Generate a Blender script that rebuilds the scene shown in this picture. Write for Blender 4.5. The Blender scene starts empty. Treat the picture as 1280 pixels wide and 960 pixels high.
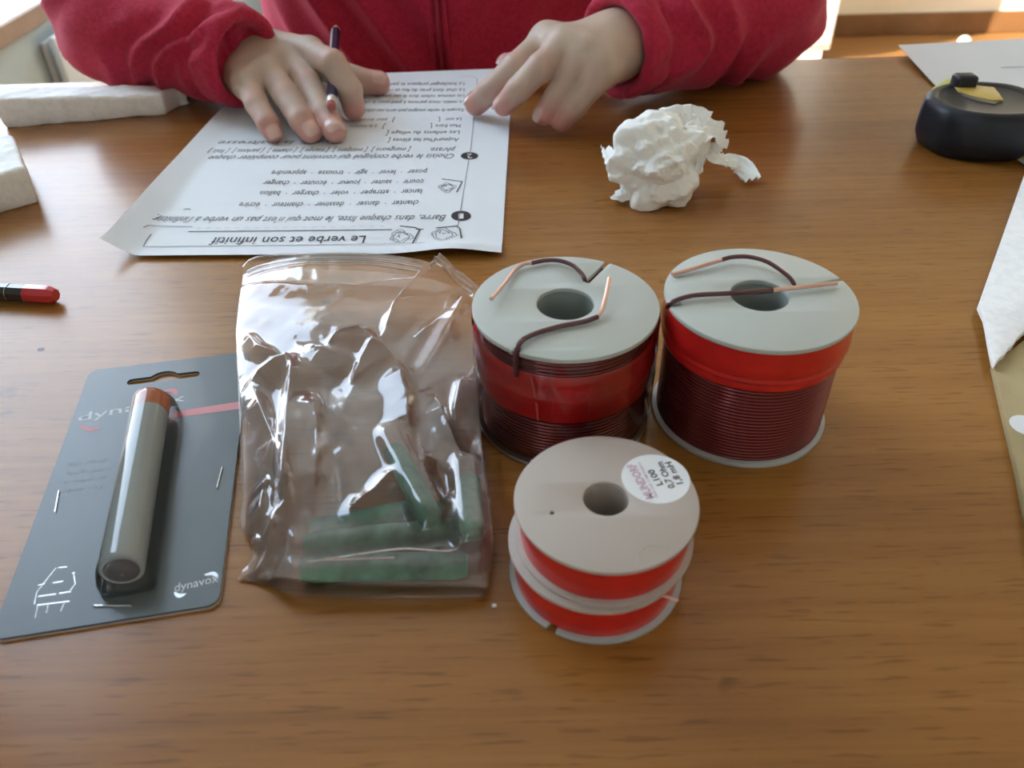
import bpy, bmesh, math, random
import numpy as np
from mathutils import Vector, Matrix, noise

random.seed(7)
RNG = np.random.RandomState(5)
sc = bpy.context.scene
COL = sc.collection
PI = math.pi
TZ = 0.75                      # table top above the floor; everything below is written with the table top at z = 0

# ------------------------------------------------------------------ camera
CF, CPITCH, CROLL, CH = 1000.0, 38.8, -1.367, 0.2087
_p, _r = math.radians(CPITCH), math.radians(CROLL)
_f = np.array([0, math.cos(_p), -math.sin(_p)]); _u = np.array([0, math.sin(_p), math.cos(_p)]); _x = np.array([1., 0, 0])
CX = math.cos(_r)*_x + math.sin(_r)*_u
CU = -math.sin(_r)*_x + math.cos(_r)*_u
def P(px, py, z=0.0):
    """measured point of the photograph (1280x960) on the horizontal plane z"""
    d = _f + CX*(px-640)/CF - CU*(py-480)/CF
    t = (z-CH)/d[2]
    return Vector((d[0]*t, d[1]*t, CH+d[2]*t))
cam = bpy.data.cameras.new('camera'); camo = bpy.data.objects.new('camera', cam); COL.objects.link(camo)
cam.sensor_width = 36; cam.lens = 36*CF/1280; cam.clip_start = .01; cam.clip_end = 200
camo.matrix_world = Matrix(((CX[0], CU[0], -_f[0], 0), (CX[1], CU[1], -_f[1], 0), (CX[2], CU[2], -_f[2], CH+TZ), (0, 0, 0, 1)))
cam.dof.use_dof = True; cam.dof.focus_distance = .36; cam.dof.aperture_fstop = 14
sc.camera = camo

# ------------------------------------------------------------------ sky, sun, exposure
w = bpy.data.worlds.new('sky'); sc.world = w; w.use_nodes = True
wn = w.node_tree.nodes; wl = w.node_tree.links
bg = wn['Background']
tc = wn.new('ShaderNodeTexCoord'); sx = wn.new('ShaderNodeSeparateXYZ'); cr = wn.new('ShaderNodeValToRGB')
wl.new(tc.outputs['Generated'], sx.inputs[0]); wl.new(sx.outputs['Z'], cr.inputs[0]); wl.new(cr.outputs[0], bg.inputs[0])
cr.color_ramp.elements[0].position = 0.0; cr.color_ramp.elements[0].color = (.88, .945, 1, 1)
cr.color_ramp.elements[1].position = .7; cr.color_ramp.elements[1].color = (.60, .77, 1, 1)
bg.inputs[1].default_value = 6.5
SUN_AZ, SUN_EL = math.atan2(.46, 1.0), math.radians(15)
sd = Vector((math.cos(SUN_AZ)*math.cos(SUN_EL), math.sin(SUN_AZ)*math.cos(SUN_EL), -math.sin(SUN_EL)))
sl = bpy.data.lights.new('sun', 'SUN'); sl.energy = 22; sl.color = (1, .90, .74); sl.angle = .012
so = bpy.data.objects.new('sun', sl); COL.objects.link(so); so.rotation_euler = sd.to_track_quat('-Z', 'Y').to_euler(); so.location = (-6, -2, 4)
sc.view_settings.view_transform = 'Standard'; sc.view_settings.look = 'None'
sc.view_settings.exposure = 0.28; sc.view_settings.gamma = 1; sc.view_settings.use_curve_mapping = False
try:
    sc.cycles.max_bounces = 10; sc.cycles.transparent_max_bounces = 24; sc.cycles.use_denoising = True
    sc.cycles.diffuse_bounces = 5; sc.cycles.caustics_reflective = False
except Exception: pass
def portal(loc, rot, sx_, sy_):
    l = bpy.data.lights.new('window_portal', 'AREA'); l.shape = 'RECTANGLE'; l.size = sx_; l.size_y = sy_
    l.cycles.is_portal = True
    o = bpy.data.objects.new('window_portal', l); COL.objects.link(o); o.location = loc; o.rotation_euler = rot
portal((-1.03, 1.45, .78), (0, -PI/2, 0), 1.9, 1.4)

# ------------------------------------------------------------------ materials
class Mat:
    def __init__(s, name, col=(.8, .8, .8), rough=.5, **kw):
        s.m = bpy.data.materials.new(name); s.m.use_nodes = True
        s.n = s.m.node_tree.nodes; s.l = s.m.node_tree.links
        s.b = s.n['Principled BSDF']
        s.b.inputs['Base Color'].default_value = (*col, 1); s.b.inputs['Roughness'].default_value = rough
        for k, v in kw.items():
            key = {'metal': 'Metallic', 'coat': 'Coat Weight', 'sss': 'Subsurface Weight', 'trans': 'Transmission Weight', 'ior': 'IOR',
                   'spec': 'Specular IOR Level', 'sheen': 'Sheen Weight', 'alpha': 'Alpha', 'coat_rough': 'Coat Roughness'}[k]
            s.b.inputs[key].default_value = v
    def node(s, t, **kw):
        n = s.n.new(t)
        for k, v in kw.items():
            if k in n.inputs: n.inputs[k].default_value = v
            else: setattr(n, k, v)
        return n
    def coords(s, scale=(1, 1, 1), kind='Object'):
        t = s.node('ShaderNodeTexCoord'); m = s.node('ShaderNodeMapping'); m.inputs['Scale'].default_value = scale
        s.l.new(t.outputs[kind], m.inputs[0]); return m.outputs[0]
    def noise(s, scale, detail=4, vec=None, rough=.55, dist=0):
        n = s.node('ShaderNodeTexNoise'); n.inputs['Scale'].default_value = scale; n.inputs['Detail'].default_value = detail
        n.inputs['Roughness'].default_value = rough; n.inputs['Distortion'].default_value = dist
        s.l.new(vec if vec else s.coords(), n.inputs['Vector']); return n.outputs['Fac']
    def ramp(s, fac, stops):
        r = s.node('ShaderNodeValToRGB'); e = r.color_ramp.elements
        while len(e) < len(stops): e.new(.5)
        for i, (p_, c_) in enumerate(stops): e[i].position = p_; e[i].color = (*c_, 1)
        s.l.new(fac, r.inputs[0]); return r.outputs[0]
    def mix(s, fac, a, b, mode='MIX'):
        m = s.node('ShaderNodeMix', data_type='RGBA', blend_type=mode)
        for k, v in ((0, fac), (6, a), (7, b)):
            if hasattr(v, 'links') or isinstance(v, bpy.types.NodeSocket): s.l.new(v, m.inputs[k])
            else: m.inputs[k].default_value = v if k == 0 else (*v, 1)
        return m.outputs[2]
    def color(s, sock): s.l.new(sock, s.b.inputs['Base Color']); return s
    def bump(s, sock, strength=.3, dist=.001):
        b = s.node('ShaderNodeBump'); b.inputs['Strength'].default_value = strength; b.inputs['Distance'].default_value = dist
        s.l.new(sock, b.inputs['Height']); s.l.new(b.outputs[0], s.b.inputs['Normal']); return s
    def vary(s, c1, c2, scale=8, detail=4, **k):
        return s.color(s.ramp(s.noise(scale, detail, **k), [(.3, c1), (.7, c2)]))

M = {}
def mk(name, *a, **k):
    M[name] = Mat(name, *a, **k); return M[name]

# table veneer: grain along X, darker streaks, pores; lacquered
t = mk('table_wood', (.3, .13, .04), .27, coat=.06, coat_rough=.12, spec=.36)
g1 = t.noise(1, 6, t.coords((2.2, 26, 8)), .6, .6)
g2 = t.noise(1, 5, t.coords((5, 210, 30)), .65, .3)
g3 = t.noise(1, 3, t.coords((.9, 5.5, 1)), .5, .4)
pores = t.noise(1, 2, t.coords((55, 700, 60)), .5)
blot = t.noise(1, 2, t.coords((38, 60, 10)), .5)
c = t.ramp(g1, [(.28, (.19, .067, .013)), (.50, (.30, .122, .025)), (.75, (.42, .190, .044))])
c = t.mix(.38, c, t.ramp(g2, [(.36, (.16, .052, .010)), (.62, (.42, .190, .046))]))
c = t.mix(.42, c, t.ramp(g3, [(.38, (.18, .060, .012)), (.62, (.42, .205, .050))]))
pr = t.ramp(pores, [(.32, (.45, .38, .33)), (.42, (1, 1, 1))])
c = t.mix(.55, c, pr, 'MULTIPLY')
c = t.mix(.9, c, t.ramp(blot, [(.20, (.45, .40, .38)), (.27, (1, 1, 1))]), 'MULTIPLY')
t.color(c); t.bump(g2, .05, .0003)
mk('grain_dark', (.09, .032, .010), .4)
fl = mk('floor_wood', (.3, .14, .05), .32)
fl.color(fl.mix(.5, fl.ramp(fl.noise(1, 5, fl.coords((2, 30, 1))), [(.3, (.22, .10, .035)), (.7, (.42, .22, .08))]), (.30, .15, .05)))
mk('baseboard_wood', (.16, .075, .03), .4).vary((.14, .065, .025), (.22, .11, .045), 6)
mk('wall_paint', (.80, .79, .71), .8).bump(M['wall_paint'].noise(60), .1)
mk('ceiling_paint', (.8, .8, .78), .9)
mk('wall_green', (.50, .60, .62), .75).bump(M['wall_green'].noise(80), .1)
mk('sill_wood', (.36, .25, .18), .45).vary((.32, .22, .15), (.44, .31, .23), 12)
mk('window_white', (.85, .86, .86), .4)
mk('radiator_white', (.74, .79, .80), .35)
mk('white_lacquer', (.85, .86, .85), .35)
mk('outdoor_ground', (.45, .45, .42), .9)
mk('paper', (.80, .83, .86), .75).vary((.76, .81, .86), (.80, .85, .90), 9)
mk('ink', (.03, .03, .035), .6); mk('ink_grey', (.16, .16, .18), .6); mk('ink_faint', (.42, .43, .46), .7); mk('ink_white', (.85, .85, .86), .6)
f = mk('foam', (.93, .95, .95), .8)
vo = f.node('ShaderNodeTexVoronoi'); vo.inputs['Scale'].default_value = 300; f.l.new(f.coords(), vo.inputs['Vector'])
f.bump(vo.outputs['Distance'], .35, .0008)
f.color(f.ramp(f.noise(240, 2), [(.3, (.86, .88, .89)), (.6, (.95, .96, .96))]))
ts = mk('tissue', (.92, .94, .92), .9); ts.bump(ts.noise(420, 3), .35, .0006)
fb = mk('flange_plastic', (.50, .54, .51), .42, sss=.12); fb.b.inputs['Subsurface Radius'].default_value = (.004, .004, .004)
fb2 = mk('flange_ivory', (.47, .415, .375), .45, sss=.12); fb2.b.inputs['Subsurface Radius'].default_value = (.004, .004, .004)
mk('flange_edge', (.44, .46, .46), .35)
mk('bore_grey', (.30, .33, .31), .5)
mk('enamel_wire', (.17, .022, .024), .24, coat=.3, metal=.6)
mk('enamel_lead', (.10, .028, .035), .20, coat=.6, metal=.3)
mk('bare_copper', (.78, .50, .40), .30, metal=.85)
rt = mk('red_tape', (.62, .018, .016), .30, coat=.3); rt.vary((.52, .012, .012), (.66, .022, .018), 90)
mk('tape_flap', (.70, .16, .15), .3)
def film(name, tint, haze, rough=.08, hz=(.85, .80, .80), facing=.25, gloss=1.0, cloud=None):
    m = bpy.data.materials.new(name); m.use_nodes = True; n = m.node_tree.nodes; l = m.node_tree.links; n.clear()
    out = n.new('ShaderNodeOutputMaterial'); tr = n.new('ShaderNodeBsdfTransparent'); tr.inputs[0].default_value = (*tint, 1)
    df = n.new('ShaderNodeBsdfDiffuse'); df.inputs[0].default_value = (*hz, 1)
    tl = n.new('ShaderNodeBsdfTranslucent'); tl.inputs[0].default_value = (*hz, 1)
    dd = n.new('ShaderNodeMixShader'); dd.inputs[0].default_value = .45; l.new(df.outputs[0], dd.inputs[1]); l.new(tl.outputs[0], dd.inputs[2])
    m1 = n.new('ShaderNodeMixShader'); m1.inputs[0].default_value = haze; l.new(tr.outputs[0], m1.inputs[1]); l.new(dd.outputs[0], m1.inputs[2])
    if cloud:
        tc3 = n.new('ShaderNodeTexCoord'); nz = n.new('ShaderNodeTexNoise'); nz.inputs['Scale'].default_value = 28; nz.inputs['Detail'].default_value = 3
        mr = n.new('ShaderNodeMapRange'); mr.inputs['From Min'].default_value = .38; mr.inputs['From Max'].default_value = .66
        mr.inputs['To Min'].default_value = cloud[0]; mr.inputs['To Max'].default_value = cloud[1]
        l.new(tc3.outputs['Object'], nz.inputs['Vector']); l.new(nz.outputs['Fac'], mr.inputs['Value']); l.new(mr.outputs[0], m1.inputs[0])
    gl = n.new('ShaderNodeBsdfGlossy'); gl.inputs['Roughness'].default_value = rough; gl.inputs[0].default_value = (gloss, gloss, gloss, 1)
    lw = n.new('ShaderNodeFresnel'); lw.inputs[0].default_value = 1.5
    mu = n.new('ShaderNodeMath'); mu.operation = 'MULTIPLY'; mu.inputs[1].default_value = 1.0 + facing; l.new(lw.outputs[0], mu.inputs[0]); mu.use_clamp = True
    m2 = n.new('ShaderNodeMixShader'); l.new(mu.outputs[0], m2.inputs[0]); l.new(m1.outputs[0], m2.inputs[1]); l.new(gl.outputs[0], m2.inputs[2])
    l.new(m2.outputs[0], out.inputs[0])
    class W: pass
    W.m = m; M[name] = W; return W
film('bag_film', (1, .985, .985), .135, .09, (1, .88, .86), .6, 1.0, (.06, .24))
film('shrink_film', (1, 1, 1), .008, .05, (.8, .8, .8), .0)
film('blister_film', (1, 1, 1), .03, .06, (.8, .85, .9), .1)
cd = mk('card_grey', (.12, .145, .155), .34, coat=.1, spec=.4); cd.vary((.070, .088, .096), (.095, .115, .122), 14)
mk('card_back', (.55, .52, .47), .7)
mk('print_pink', (.62, .22, .24), .5); mk('print_white', (.60, .66, .68), .5); mk('print_dim', (.26, .29, .30), .5)
mk('emboss_silver', (.62, .64, .66), .25, metal=.6)
mk('tube_silver', (.60, .71, .75), .34, metal=.1)
mk('cap_orange', (.95, .26, .07), .4)
mk('hollow_shade', (.10, .09, .11), .5)
mk('staple_steel', (.75, .76, .78), .25, metal=.9)
gr = mk('resistor_green', (.045, .135, .09), .75); gr.vary((.008, .085, .05), (.07, .31, .19), 130, 4); gr.bump(gr.noise(500, 3), .5, .0006)
mk('lead_steel', (.62, .62, .62), .25, metal=.9)
mk('label_white', (.82, .85, .88), .5); mk('label_pink', (.62, .42, .52), .6)
mk('pencil_black', (.012, .014, .018), .3, coat=.4); mk('pencil_navy', (.02, .012, .05), .35); mk('eraser_red', (.50, .03, .04), .6)
mk('eraser_pink', (.45, .13, .12), .7); mk('ferrule', (.72, .68, .62), .35, metal=.4); mk('red_lacquer', (.55, .02, .035), .22, coat=.5)
mk('pencil_wood', (.7, .5, .32), .7)
mk('tape_black', (.010, .012, .017), .42, spec=.35).vary((.009, .012, .017), (.017, .021, .030), 60)
mk('tape_yellow', (.52, .36, .06), .4).vary((.45, .30, .05), (.60, .44, .10), 60)
mk('tape_lime', (.50, .56, .12), .4); mk('tape_print', (.10, .09, .07), .5)
kr = mk('kraft', (.42, .33, .17), .8); kr.vary((.36, .28, .14), (.46, .37, .20), 30)
sk = mk('skin', (.60, .42, .33), .48, sss=.12)
sk.b.inputs['Subsurface Radius'].default_value = (.006, .002, .001)
at = sk.node('ShaderNodeAttribute', attribute_name='blush')
sk.color(sk.mix(at.outputs['Fac'], sk.ramp(sk.noise(60, 3), [(.3, (.49, .365, .285)), (.7, (.56, .425, .335))]), (.60, .235, .205)))
sk.bump(sk.noise(700, 4), .22, .0006)
mk('nail', (.66, .42, .37), .22, coat=.4)
fc = mk('fleece', (.42, .012, .045), .9, sheen=.3)
fc.b.inputs['Sheen Tint'].default_value = (1, .35, .45, 1)
fc.color(fc.ramp(fc.noise(320, 4), [(.3, (.38, .008, .034)), (.7, (.54, .017, .062))])); fc.bump(fc.noise(900, 3), .5, .001)
mk('zip_red', (.30, .01, .03), .5)
mk('hair', (.045, .025, .015), .6).vary((.03, .018, .01), (.07, .04, .02), 120)
mk('trousers', (.03, .04, .07), .85); mk('shoe', (.05, .05, .05), .5); mk('eye_white', (.85, .85, .83), .2); mk('eye_iris', (.06, .035, .02), .2); mk('lip', (.42, .16, .14), .5)
mk('chair_wood', (.35, .2, .1), .5)

# ------------------------------------------------------------------ object helpers
def mat(m): return M[m].m.m if isinstance(M[m], Mat) and not isinstance(M[m].m, bpy.types.Material) else M[m].m
def tag(o, label=None, cat=None, group=None, kind=None):
    for k, v in (('label', label), ('category', cat), ('group', group), ('kind', kind)):
        if v: o[k] = v
    return o
def empty(name, loc=(0, 0, 0), rz=0.0):
    o = bpy.data.objects.new(name, None); COL.objects.link(o); o.location = loc; o.rotation_euler = (0, 0, rz); o.empty_display_size = .02
    return o
def mesh_obj(name, verts, faces, m, parent=None, smooth=True, loc=None, mats=None, fm=None):
    me = bpy.data.meshes.new(name); me.from_pydata([tuple(v) for v in verts], [], [tuple(int(i) for i in f_) for f_ in faces])
    me.update()
    for mm in (mats or [m]): me.materials.append(mat(mm))
    if fm is not None: me.polygons.foreach_set('material_index', np.array(fm, dtype=np.int32))
    me.polygons.foreach_set('use_smooth', [smooth]*len(me.polygons))
    o = bpy.data.objects.new(name, me); COL.objects.link(o)
    if parent: o.parent = parent
    if loc is not None: o.location = loc
    return o
def auto_smooth(o, deg=35):
    me = o.data; bm = bmesh.new(); bm.from_mesh(me)
    for e in bm.edges:
        if len(e.link_faces) == 2 and e.calc_face_angle(0) > math.radians(deg): e.smooth = False
    bm.to_mesh(me); bm.free(); return o
class Bm:
    """collects shapes in one bmesh"""
    def __init__(s): s.b = bmesh.new()
    def box(s, x0, x1, y0, y1, z0, z1, bev=0, seg=2, mtx=None):
        t_ = bmesh.new(); bmesh.ops.create_cube(t_, size=1)
        bmesh.ops.scale(t_, vec=(x1-x0, y1-y0, z1-z0), verts=t_.verts)
        bmesh.ops.translate(t_, vec=((x0+x1)/2, (y0+y1)/2, (z0+z1)/2), verts=t_.verts)
        if bev: bmesh.ops.bevel(t_, geom=t_.edges[:]+t_.verts[:], offset=bev, segments=seg, affect='EDGES', profile=.5)
        if mtx: bmesh.ops.transform(t_, matrix=mtx, verts=t_.verts)
        s.add(t_); return s
    def add(s, t_):
        me = bpy.data.meshes.new('tmp'); t_.to_mesh(me); t_.free(); s.b.from_mesh(me); bpy.data.meshes.remove(me)
    def tube(s, pts, r, n=10, cap=True, flat=1.0):
        v, f_ = tube_mesh(pts, r, n, cap, flat); s.raw(v, f_); return s
    def raw(s, v, f_):
        vs = [s.b.verts.new(tuple(p)) for p in v]
        for q in f_:
            try: s.b.faces.new([vs[i] for i in q])
            except ValueError: pass
        return s
    def lathe(s, prof, n=64, closed=True, c=(0, 0, 0)):
        v, f_ = lathe_mesh(prof, n, closed, c); s.raw(v, f_); return s
    def build(s, name, m, parent=None, loc=None, smooth=True, ang=35):
        bmesh.ops.recalc_face_normals(s.b, faces=s.b.faces[:])
        me = bpy.data.meshes.new(name); s.b.to_mesh(me); s.b.free(); me.materials.append(mat(m))
        me.polygons.foreach_set('use_smooth', [smooth]*len(me.polygons))
        o = bpy.data.objects.new(name, me); COL.objects.link(o)
        if parent: o.parent = parent
        if loc is not None: o.location = loc
        if smooth: auto_smooth(o, ang)
        return o
def tube_mesh(pts, r, n=10, cap=True, flat=1.0):
    pts = [Vector(p) for p in pts]; R_ = r if hasattr(r, '__len__') else [r]*len(pts)
    V, F = [], []; up = None
    for i, p in enumerate(pts):
        tg = (pts[min(i+1, len(pts)-1)]-pts[max(i-1, 0)]).normalized()
        if up is None:
            up = Vector((0, 0, 1)) if abs(tg.z) < .9 else Vector((0, 1, 0))
        a = tg.cross(up).normalized(); b = a.cross(tg).normalized(); up = b
        for k in range(n):
            q = 2*PI*k/n; V.append(p+(a*math.cos(q)+b*math.sin(q)*flat)*R_[i])
    for i in range(len(pts)-1):
        for k in range(n):
            F.append((i*n+k, i*n+(k+1) % n, (i+1)*n+(k+1) % n, (i+1)*n+k))
    if cap: F.append(tuple(range(n))[::-1]); F.append(tuple((len(pts)-1)*n+k for k in range(n)))
    return V, F
def smooth_path(pts, n=8):
    pts = [Vector(p) for p in pts]; out = []
    for i in range(len(pts)-1):
        p0 = pts[max(i-1, 0)]; p1 = pts[i]; p2 = pts[i+1]; p3 = pts[min(i+2, len(pts)-1)]
        for k in range(n):
            t_ = k/n; t2 = t_*t_; t3 = t2*t_
            out.append(.5*((2*p1)+(p2-p0)*t_+(2*p0-5*p1+4*p2-p3)*t2+(3*p1-p0-3*p2+p3)*t3))
    out.append(pts[-1]); return out
def lathe_mesh(prof, n=64, closed=True, c=(0, 0, 0)):
    """prof: list of (r, z); closed profile loops give a ring solid"""
    V, F = [], []; m = len(prof)
    for k in range(n):
        a = 2*PI*k/n; ca, sa = math.cos(a), math.sin(a)
        for r_, z_ in prof: V.append((c[0]+r_*ca, c[1]+r_*sa, c[2]+z_))
    for k in range(n):
        k2 = (k+1) % n
        for j in range(m if closed else m-1):
            j2 = (j+1) % m; F.append((k*m+j, k2*m+j, k2*m+j2, k*m+j2))
    return V, F
def text_obj(name, body, m, parent, A, B, height, normal_z=.0002, shear=0.0, bold=0.0, zf=None, extrude=0):
    """flat print: text from point A to B (reading direction, on a plane), letters rising to the left of AB"""
    cu = bpy.data.curves.new(name, 'FONT'); cu.body = body; cu.size = 1; cu.shear = shear; cu.offset = bold; cu.resolution_u = 2; cu.fill_mode = 'FRONT'
    o = bpy.data.objects.new(name, cu); COL.objects.link(o); bpy.context.view_layer.update()
    me = bpy.data.meshes.new_from_object(o.evaluated_get(bpy.context.evaluated_depsgraph_get()))
    bpy.data.objects.remove(o); bpy.data.curves.remove(cu)
    n = len(me.vertices); co = np.zeros(n*3); me.vertices.foreach_get('co', co); co = co.reshape(-1, 3)
    x0, x1 = co[:, 0].min(), co[:, 0].max(); A = Vector(A); B = Vector(B); d = B-A; L = d.length; d.normalize()
    nrm = Vector((-d.y, d.x, 0)).normalized(); sx_ = (co[:, 0]-x0)/(x1-x0)*L; sy_ = co[:, 1]*height/.7
    out = np.array([[A.x+d.x*a+nrm.x*b, A.y+d.y*a+nrm.y*b, A.z+d.z*a+normal_z] for a, b in zip(sx_, sy_)])
    if zf is not None:
        for i in range(n): out[i, 2] = zf(out[i, 0], out[i, 1])+normal_z
    me.vertices.foreach_set('co', out.ravel()); me.update(); me.materials.clear(); me.materials.append(mat(m)); me.name = name
    o = bpy.data.objects.new(name, me); COL.objects.link(o); o.parent = parent
    return o
def strokes(name, lines, m, parent, width, zf, z=.00025):
    """thin flat ribbons following polylines on a surface"""
    V, F = [], []
    for ln in lines:
        q = [Vector((p[0], p[1], 0)) for p in ln]; b0 = len(V)
        for i, p in enumerate(q):
            tg = (q[min(i+1, len(q)-1)]-q[max(i-1, 0)]).normalized(); nn = Vector((-tg.y, tg.x, 0))*width/2
            for s_ in (1, -1):
                a = p+nn*s_; V.append((a.x, a.y, zf(a.x, a.y)+z))
        for i in range(len(q)-1): F.append((b0+2*i, b0+2*i+1, b0+2*i+3, b0+2*i+2))
    return mesh_obj(name, V, F, m, parent, False)

# signed distance shapes and a surface extractor (one smooth continuous skin per figure or garment)
def smin(a, b, k):
    h = np.clip(.5+.5*(b-a)/k, 0, 1); return b*(1-h)+a*h-k*h*(1-h)
def rcone(Q, a, b, ra, rb):
    a = np.array(a, float); b = np.array(b, float); ab = b-a
    t_ = np.clip(((Q-a)@ab)/(ab@ab+1e-12), 0, 1)
    return np.sqrt((((Q-a)-t_[..., None]*ab)**2).sum(-1)).astype(np.float32)-(ra+(rb-ra)*t_)
def ellip(Q, c, r):
    q = (Q-np.array(c))/np.array(r); l = np.sqrt((q**2).sum(-1)); return (l-1)*min(r)
def surfnet(fn, lo, hi, h):
    lo = np.array(lo, float); n = np.ceil((np.array(hi)-lo)/h).astype(int)+1
    ax = [lo[i]+h*np.arange(n[i]) for i in range(3)]
    D = np.empty(n, np.float32); step = max(1, int(900000/(n[1]*n[2])))
    for i in range(0, n[0], step):
        X, Y, Z = np.meshgrid(ax[0][i:i+step], ax[1], ax[2], indexing='ij')
        D[i:i+step] = fn(np.stack([X, Y, Z], -1))
    S = D < 0; c = n-1
    cnt = np.zeros(c, np.int8)
    offs = [(i, j, k) for i in (0, 1) for j in (0, 1) for k in (0, 1)]
    for i, j, k in offs: cnt += S[i:c[0]+i, j:c[1]+j, k:c[2]+k]
    act = (cnt > 0) & (cnt < 8); idx = -np.ones(c, np.int64); A = np.argwhere(act); idx[act] = np.arange(len(A))
    acc = np.zeros((len(A), 3)); num = np.zeros(len(A))
    for a in offs:
        for ax_ in range(3):
            if a[ax_]: continue
            b = list(a); b[ax_] = 1
            da = D[A[:, 0]+a[0], A[:, 1]+a[1], A[:, 2]+a[2]]; db = D[A[:, 0]+b[0], A[:, 1]+b[1], A[:, 2]+b[2]]
            m_ = (da < 0) != (db < 0); t_ = np.where(m_, da/(da-db+1e-20), 0)
            p = np.tile(np.array(a, float), (len(A), 1)); p[:, ax_] += t_
            acc += p*m_[:, None]; num += m_
    V = lo+h*(A+acc/num[:, None]); F = []
    for ax_ in range(3):
        o1, o2 = (ax_+1) % 3, (ax_+2) % 3
        sl_a = [slice(0, n[i]) for i in range(3)]; sl_b = list(sl_a)
        sl_a[ax_] = slice(0, n[ax_]-1); sl_b[ax_] = slice(1, n[ax_])
        ch = S[tuple(sl_a)] != S[tuple(sl_b)]; E_ = np.argwhere(ch)
        E_ = E_[(E_[:, o1] > 0) & (E_[:, o2] > 0) & (E_[:, o1] < n[o1]-1) & (E_[:, o2] < n[o2]-1)]
        ins = S[E_[:, 0], E_[:, 1], E_[:, 2]]
        def cell(d1, d2):
            q = E_.copy(); q[:, o1] -= d1; q[:, o2] -= d2; return idx[q[:, 0], q[:, 1], q[:, 2]]
        q = np.stack([cell(1, 1), cell(0, 1), cell(0, 0), cell(1, 0)], 1)
        q[~ins] = q[~ins][:, ::-1]; F.append(q)
    return V, np.concatenate(F)
def relax(V, F, it=2, lam=.5):
    e = np.concatenate([F[:, [0, 1]], F[:, [1, 2]], F[:, [2, 3]], F[:, [3, 0]]]); n = len(V)
    for _ in range(it):
        S_ = np.zeros((n, 3)); c_ = np.zeros(n)
        for a, b in ((0, 1), (1, 0)):
            for k in range(3): S_[:, k] += np.bincount(e[:, a], V[e[:, b], k], n)
            c_ += np.bincount(e[:, a], minlength=n)
        V = V+lam*(S_/np.maximum(c_, 1)[:, None]-V)
    return V
def fast_mesh(name, V, F, m, parent=None):
    me = bpy.data.meshes.new(name); me.vertices.add(len(V)); me.vertices.foreach_set('co', np.asarray(V, np.float32).ravel())
    me.loops.add(F.size); me.loops.foreach_set('vertex_index', F.ravel().astype(np.int32)); me.polygons.add(len(F))
    me.polygons.foreach_set('loop_start', np.arange(0, F.size, 4, dtype=np.int32)); me.polygons.foreach_set('loop_total', np.full(len(F), 4, np.int32))
    me.polygons.foreach_set('use_smooth', np.ones(len(F), bool)); me.update(); me.validate(); me.materials.append(mat(m))
    o = bpy.data.objects.new(name, me); COL.objects.link(o)
    if parent: o.parent = parent
    return o
def vnormals(V, F):
    n = np.cross(V[F[:, 2]]-V[F[:, 0]], V[F[:, 3]]-V[F[:, 1]]); N = np.zeros_like(V)
    for k in range(4):
        for j in range(3): N[:, j] += np.bincount(F[:, k], n[:, j], len(V))
    return N/np.maximum(np.linalg.norm(N, axis=1), 1e-12)[:, None]

# ------------------------------------------------------------------ room
XL, XR, YB, YF, ZC, ZF = -.90, 3.0, 3.40, -2.2, 1.85, -.75
def struct(name, bm, m, parent=None, **k):
    o = bm.build(name, m, parent, smooth=False, **k)
    if not parent: o['kind'] = 'structure'
    return o
struct('floor', Bm().box(XL-.25, XR+.1, YF-.1, YB+.2, ZF-.1, ZF), 'floor_wood')
struct('ceiling', Bm().box(XL-.25, XR+.1, YF-.1, YB+.2, ZC, ZC+.1), 'ceiling_paint')
WY0, WY1, WZ0, WZ1 = .75, 2.15, -.165, 1.72           # window in the left wall
def wall_with_hole(name, m, plane, a0, a1, z0, z1, t0, t1, holes):
    b = Bm()
    def bx(u0, u1, v0, v1):
        if u1-u0 < 1e-4 or v1-v0 < 1e-4: return
        if plane == 'x': b.box(t0, t1, u0, u1, v0, v1)
        else: b.box(u0, u1, t0, t1, v0, v1)
    u = a0
    for h0, h1, hz0, hz1 in holes:
        bx(u, h0, z0, z1); bx(h0, h1, z0, hz0); bx(h0, h1, hz1, z1); u = h1
    bx(u, a1, z0, z1); return struct(name, b, m)
FILL_WIN = (-1.95, -1.15, .20, 1.3)                          # unseen left wall opening, added behind the camera for fill light
wall_with_hole('wall_left', 'wall_green', 'x', YF, YB, ZF, ZC, XL-.18, XL, [FILL_WIN, (WY0, WY1, WZ0-.03, WZ1)])
BW = (-.88, .45, .15, 1.45)                            # window in the far wall behind the person
wall_with_hole('wall_back', 'wall_paint', 'y', XL, XR, ZF, ZC, YB, YB+.18, [BW])
struct('wall_right', Bm().box(XR, XR+.1, YF, YB, ZF, ZC), 'wall_paint')
struct('wall_front', Bm().box(XL, XR, YF-.1, YF, ZF, ZC), 'wall_paint')
def window(n, plane, t_, a0, a1, z0, z1, mull=1):
    r = empty('window_%d' % n); r['kind'] = 'structure'
    b = Bm(); fw = .05
    def bx(u0, u1, v0, v1, q=b, th=.025):
        if plane == 'x': q.box(t_-th, t_+th, u0, u1, v0, v1)
        else: q.box(u0, u1, t_-th, t_+th, v0, v1)
    bx(a0, a1, z0, z0+fw); bx(a0, a1, z1-fw, z1); bx(a0, a0+fw, z0, z1); bx(a1-fw, a1, z0, z1)
    for i in range(mull):
        q = a0+(a1-a0)*(i+1)/(mull+1); bx(q-fw/2, q+fw/2, z0, z1)
    b.build('window_frame', 'window_white', r, smooth=False); return r
window(1, 'x', -1.06, WY0, WY1, WZ0+.0, WZ1, 0)
window(2, 'x', -1.06, FILL_WIN[0], FILL_WIN[1], FILL_WIN[2], FILL_WIN[3])  # frame of the added fill light opening
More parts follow.
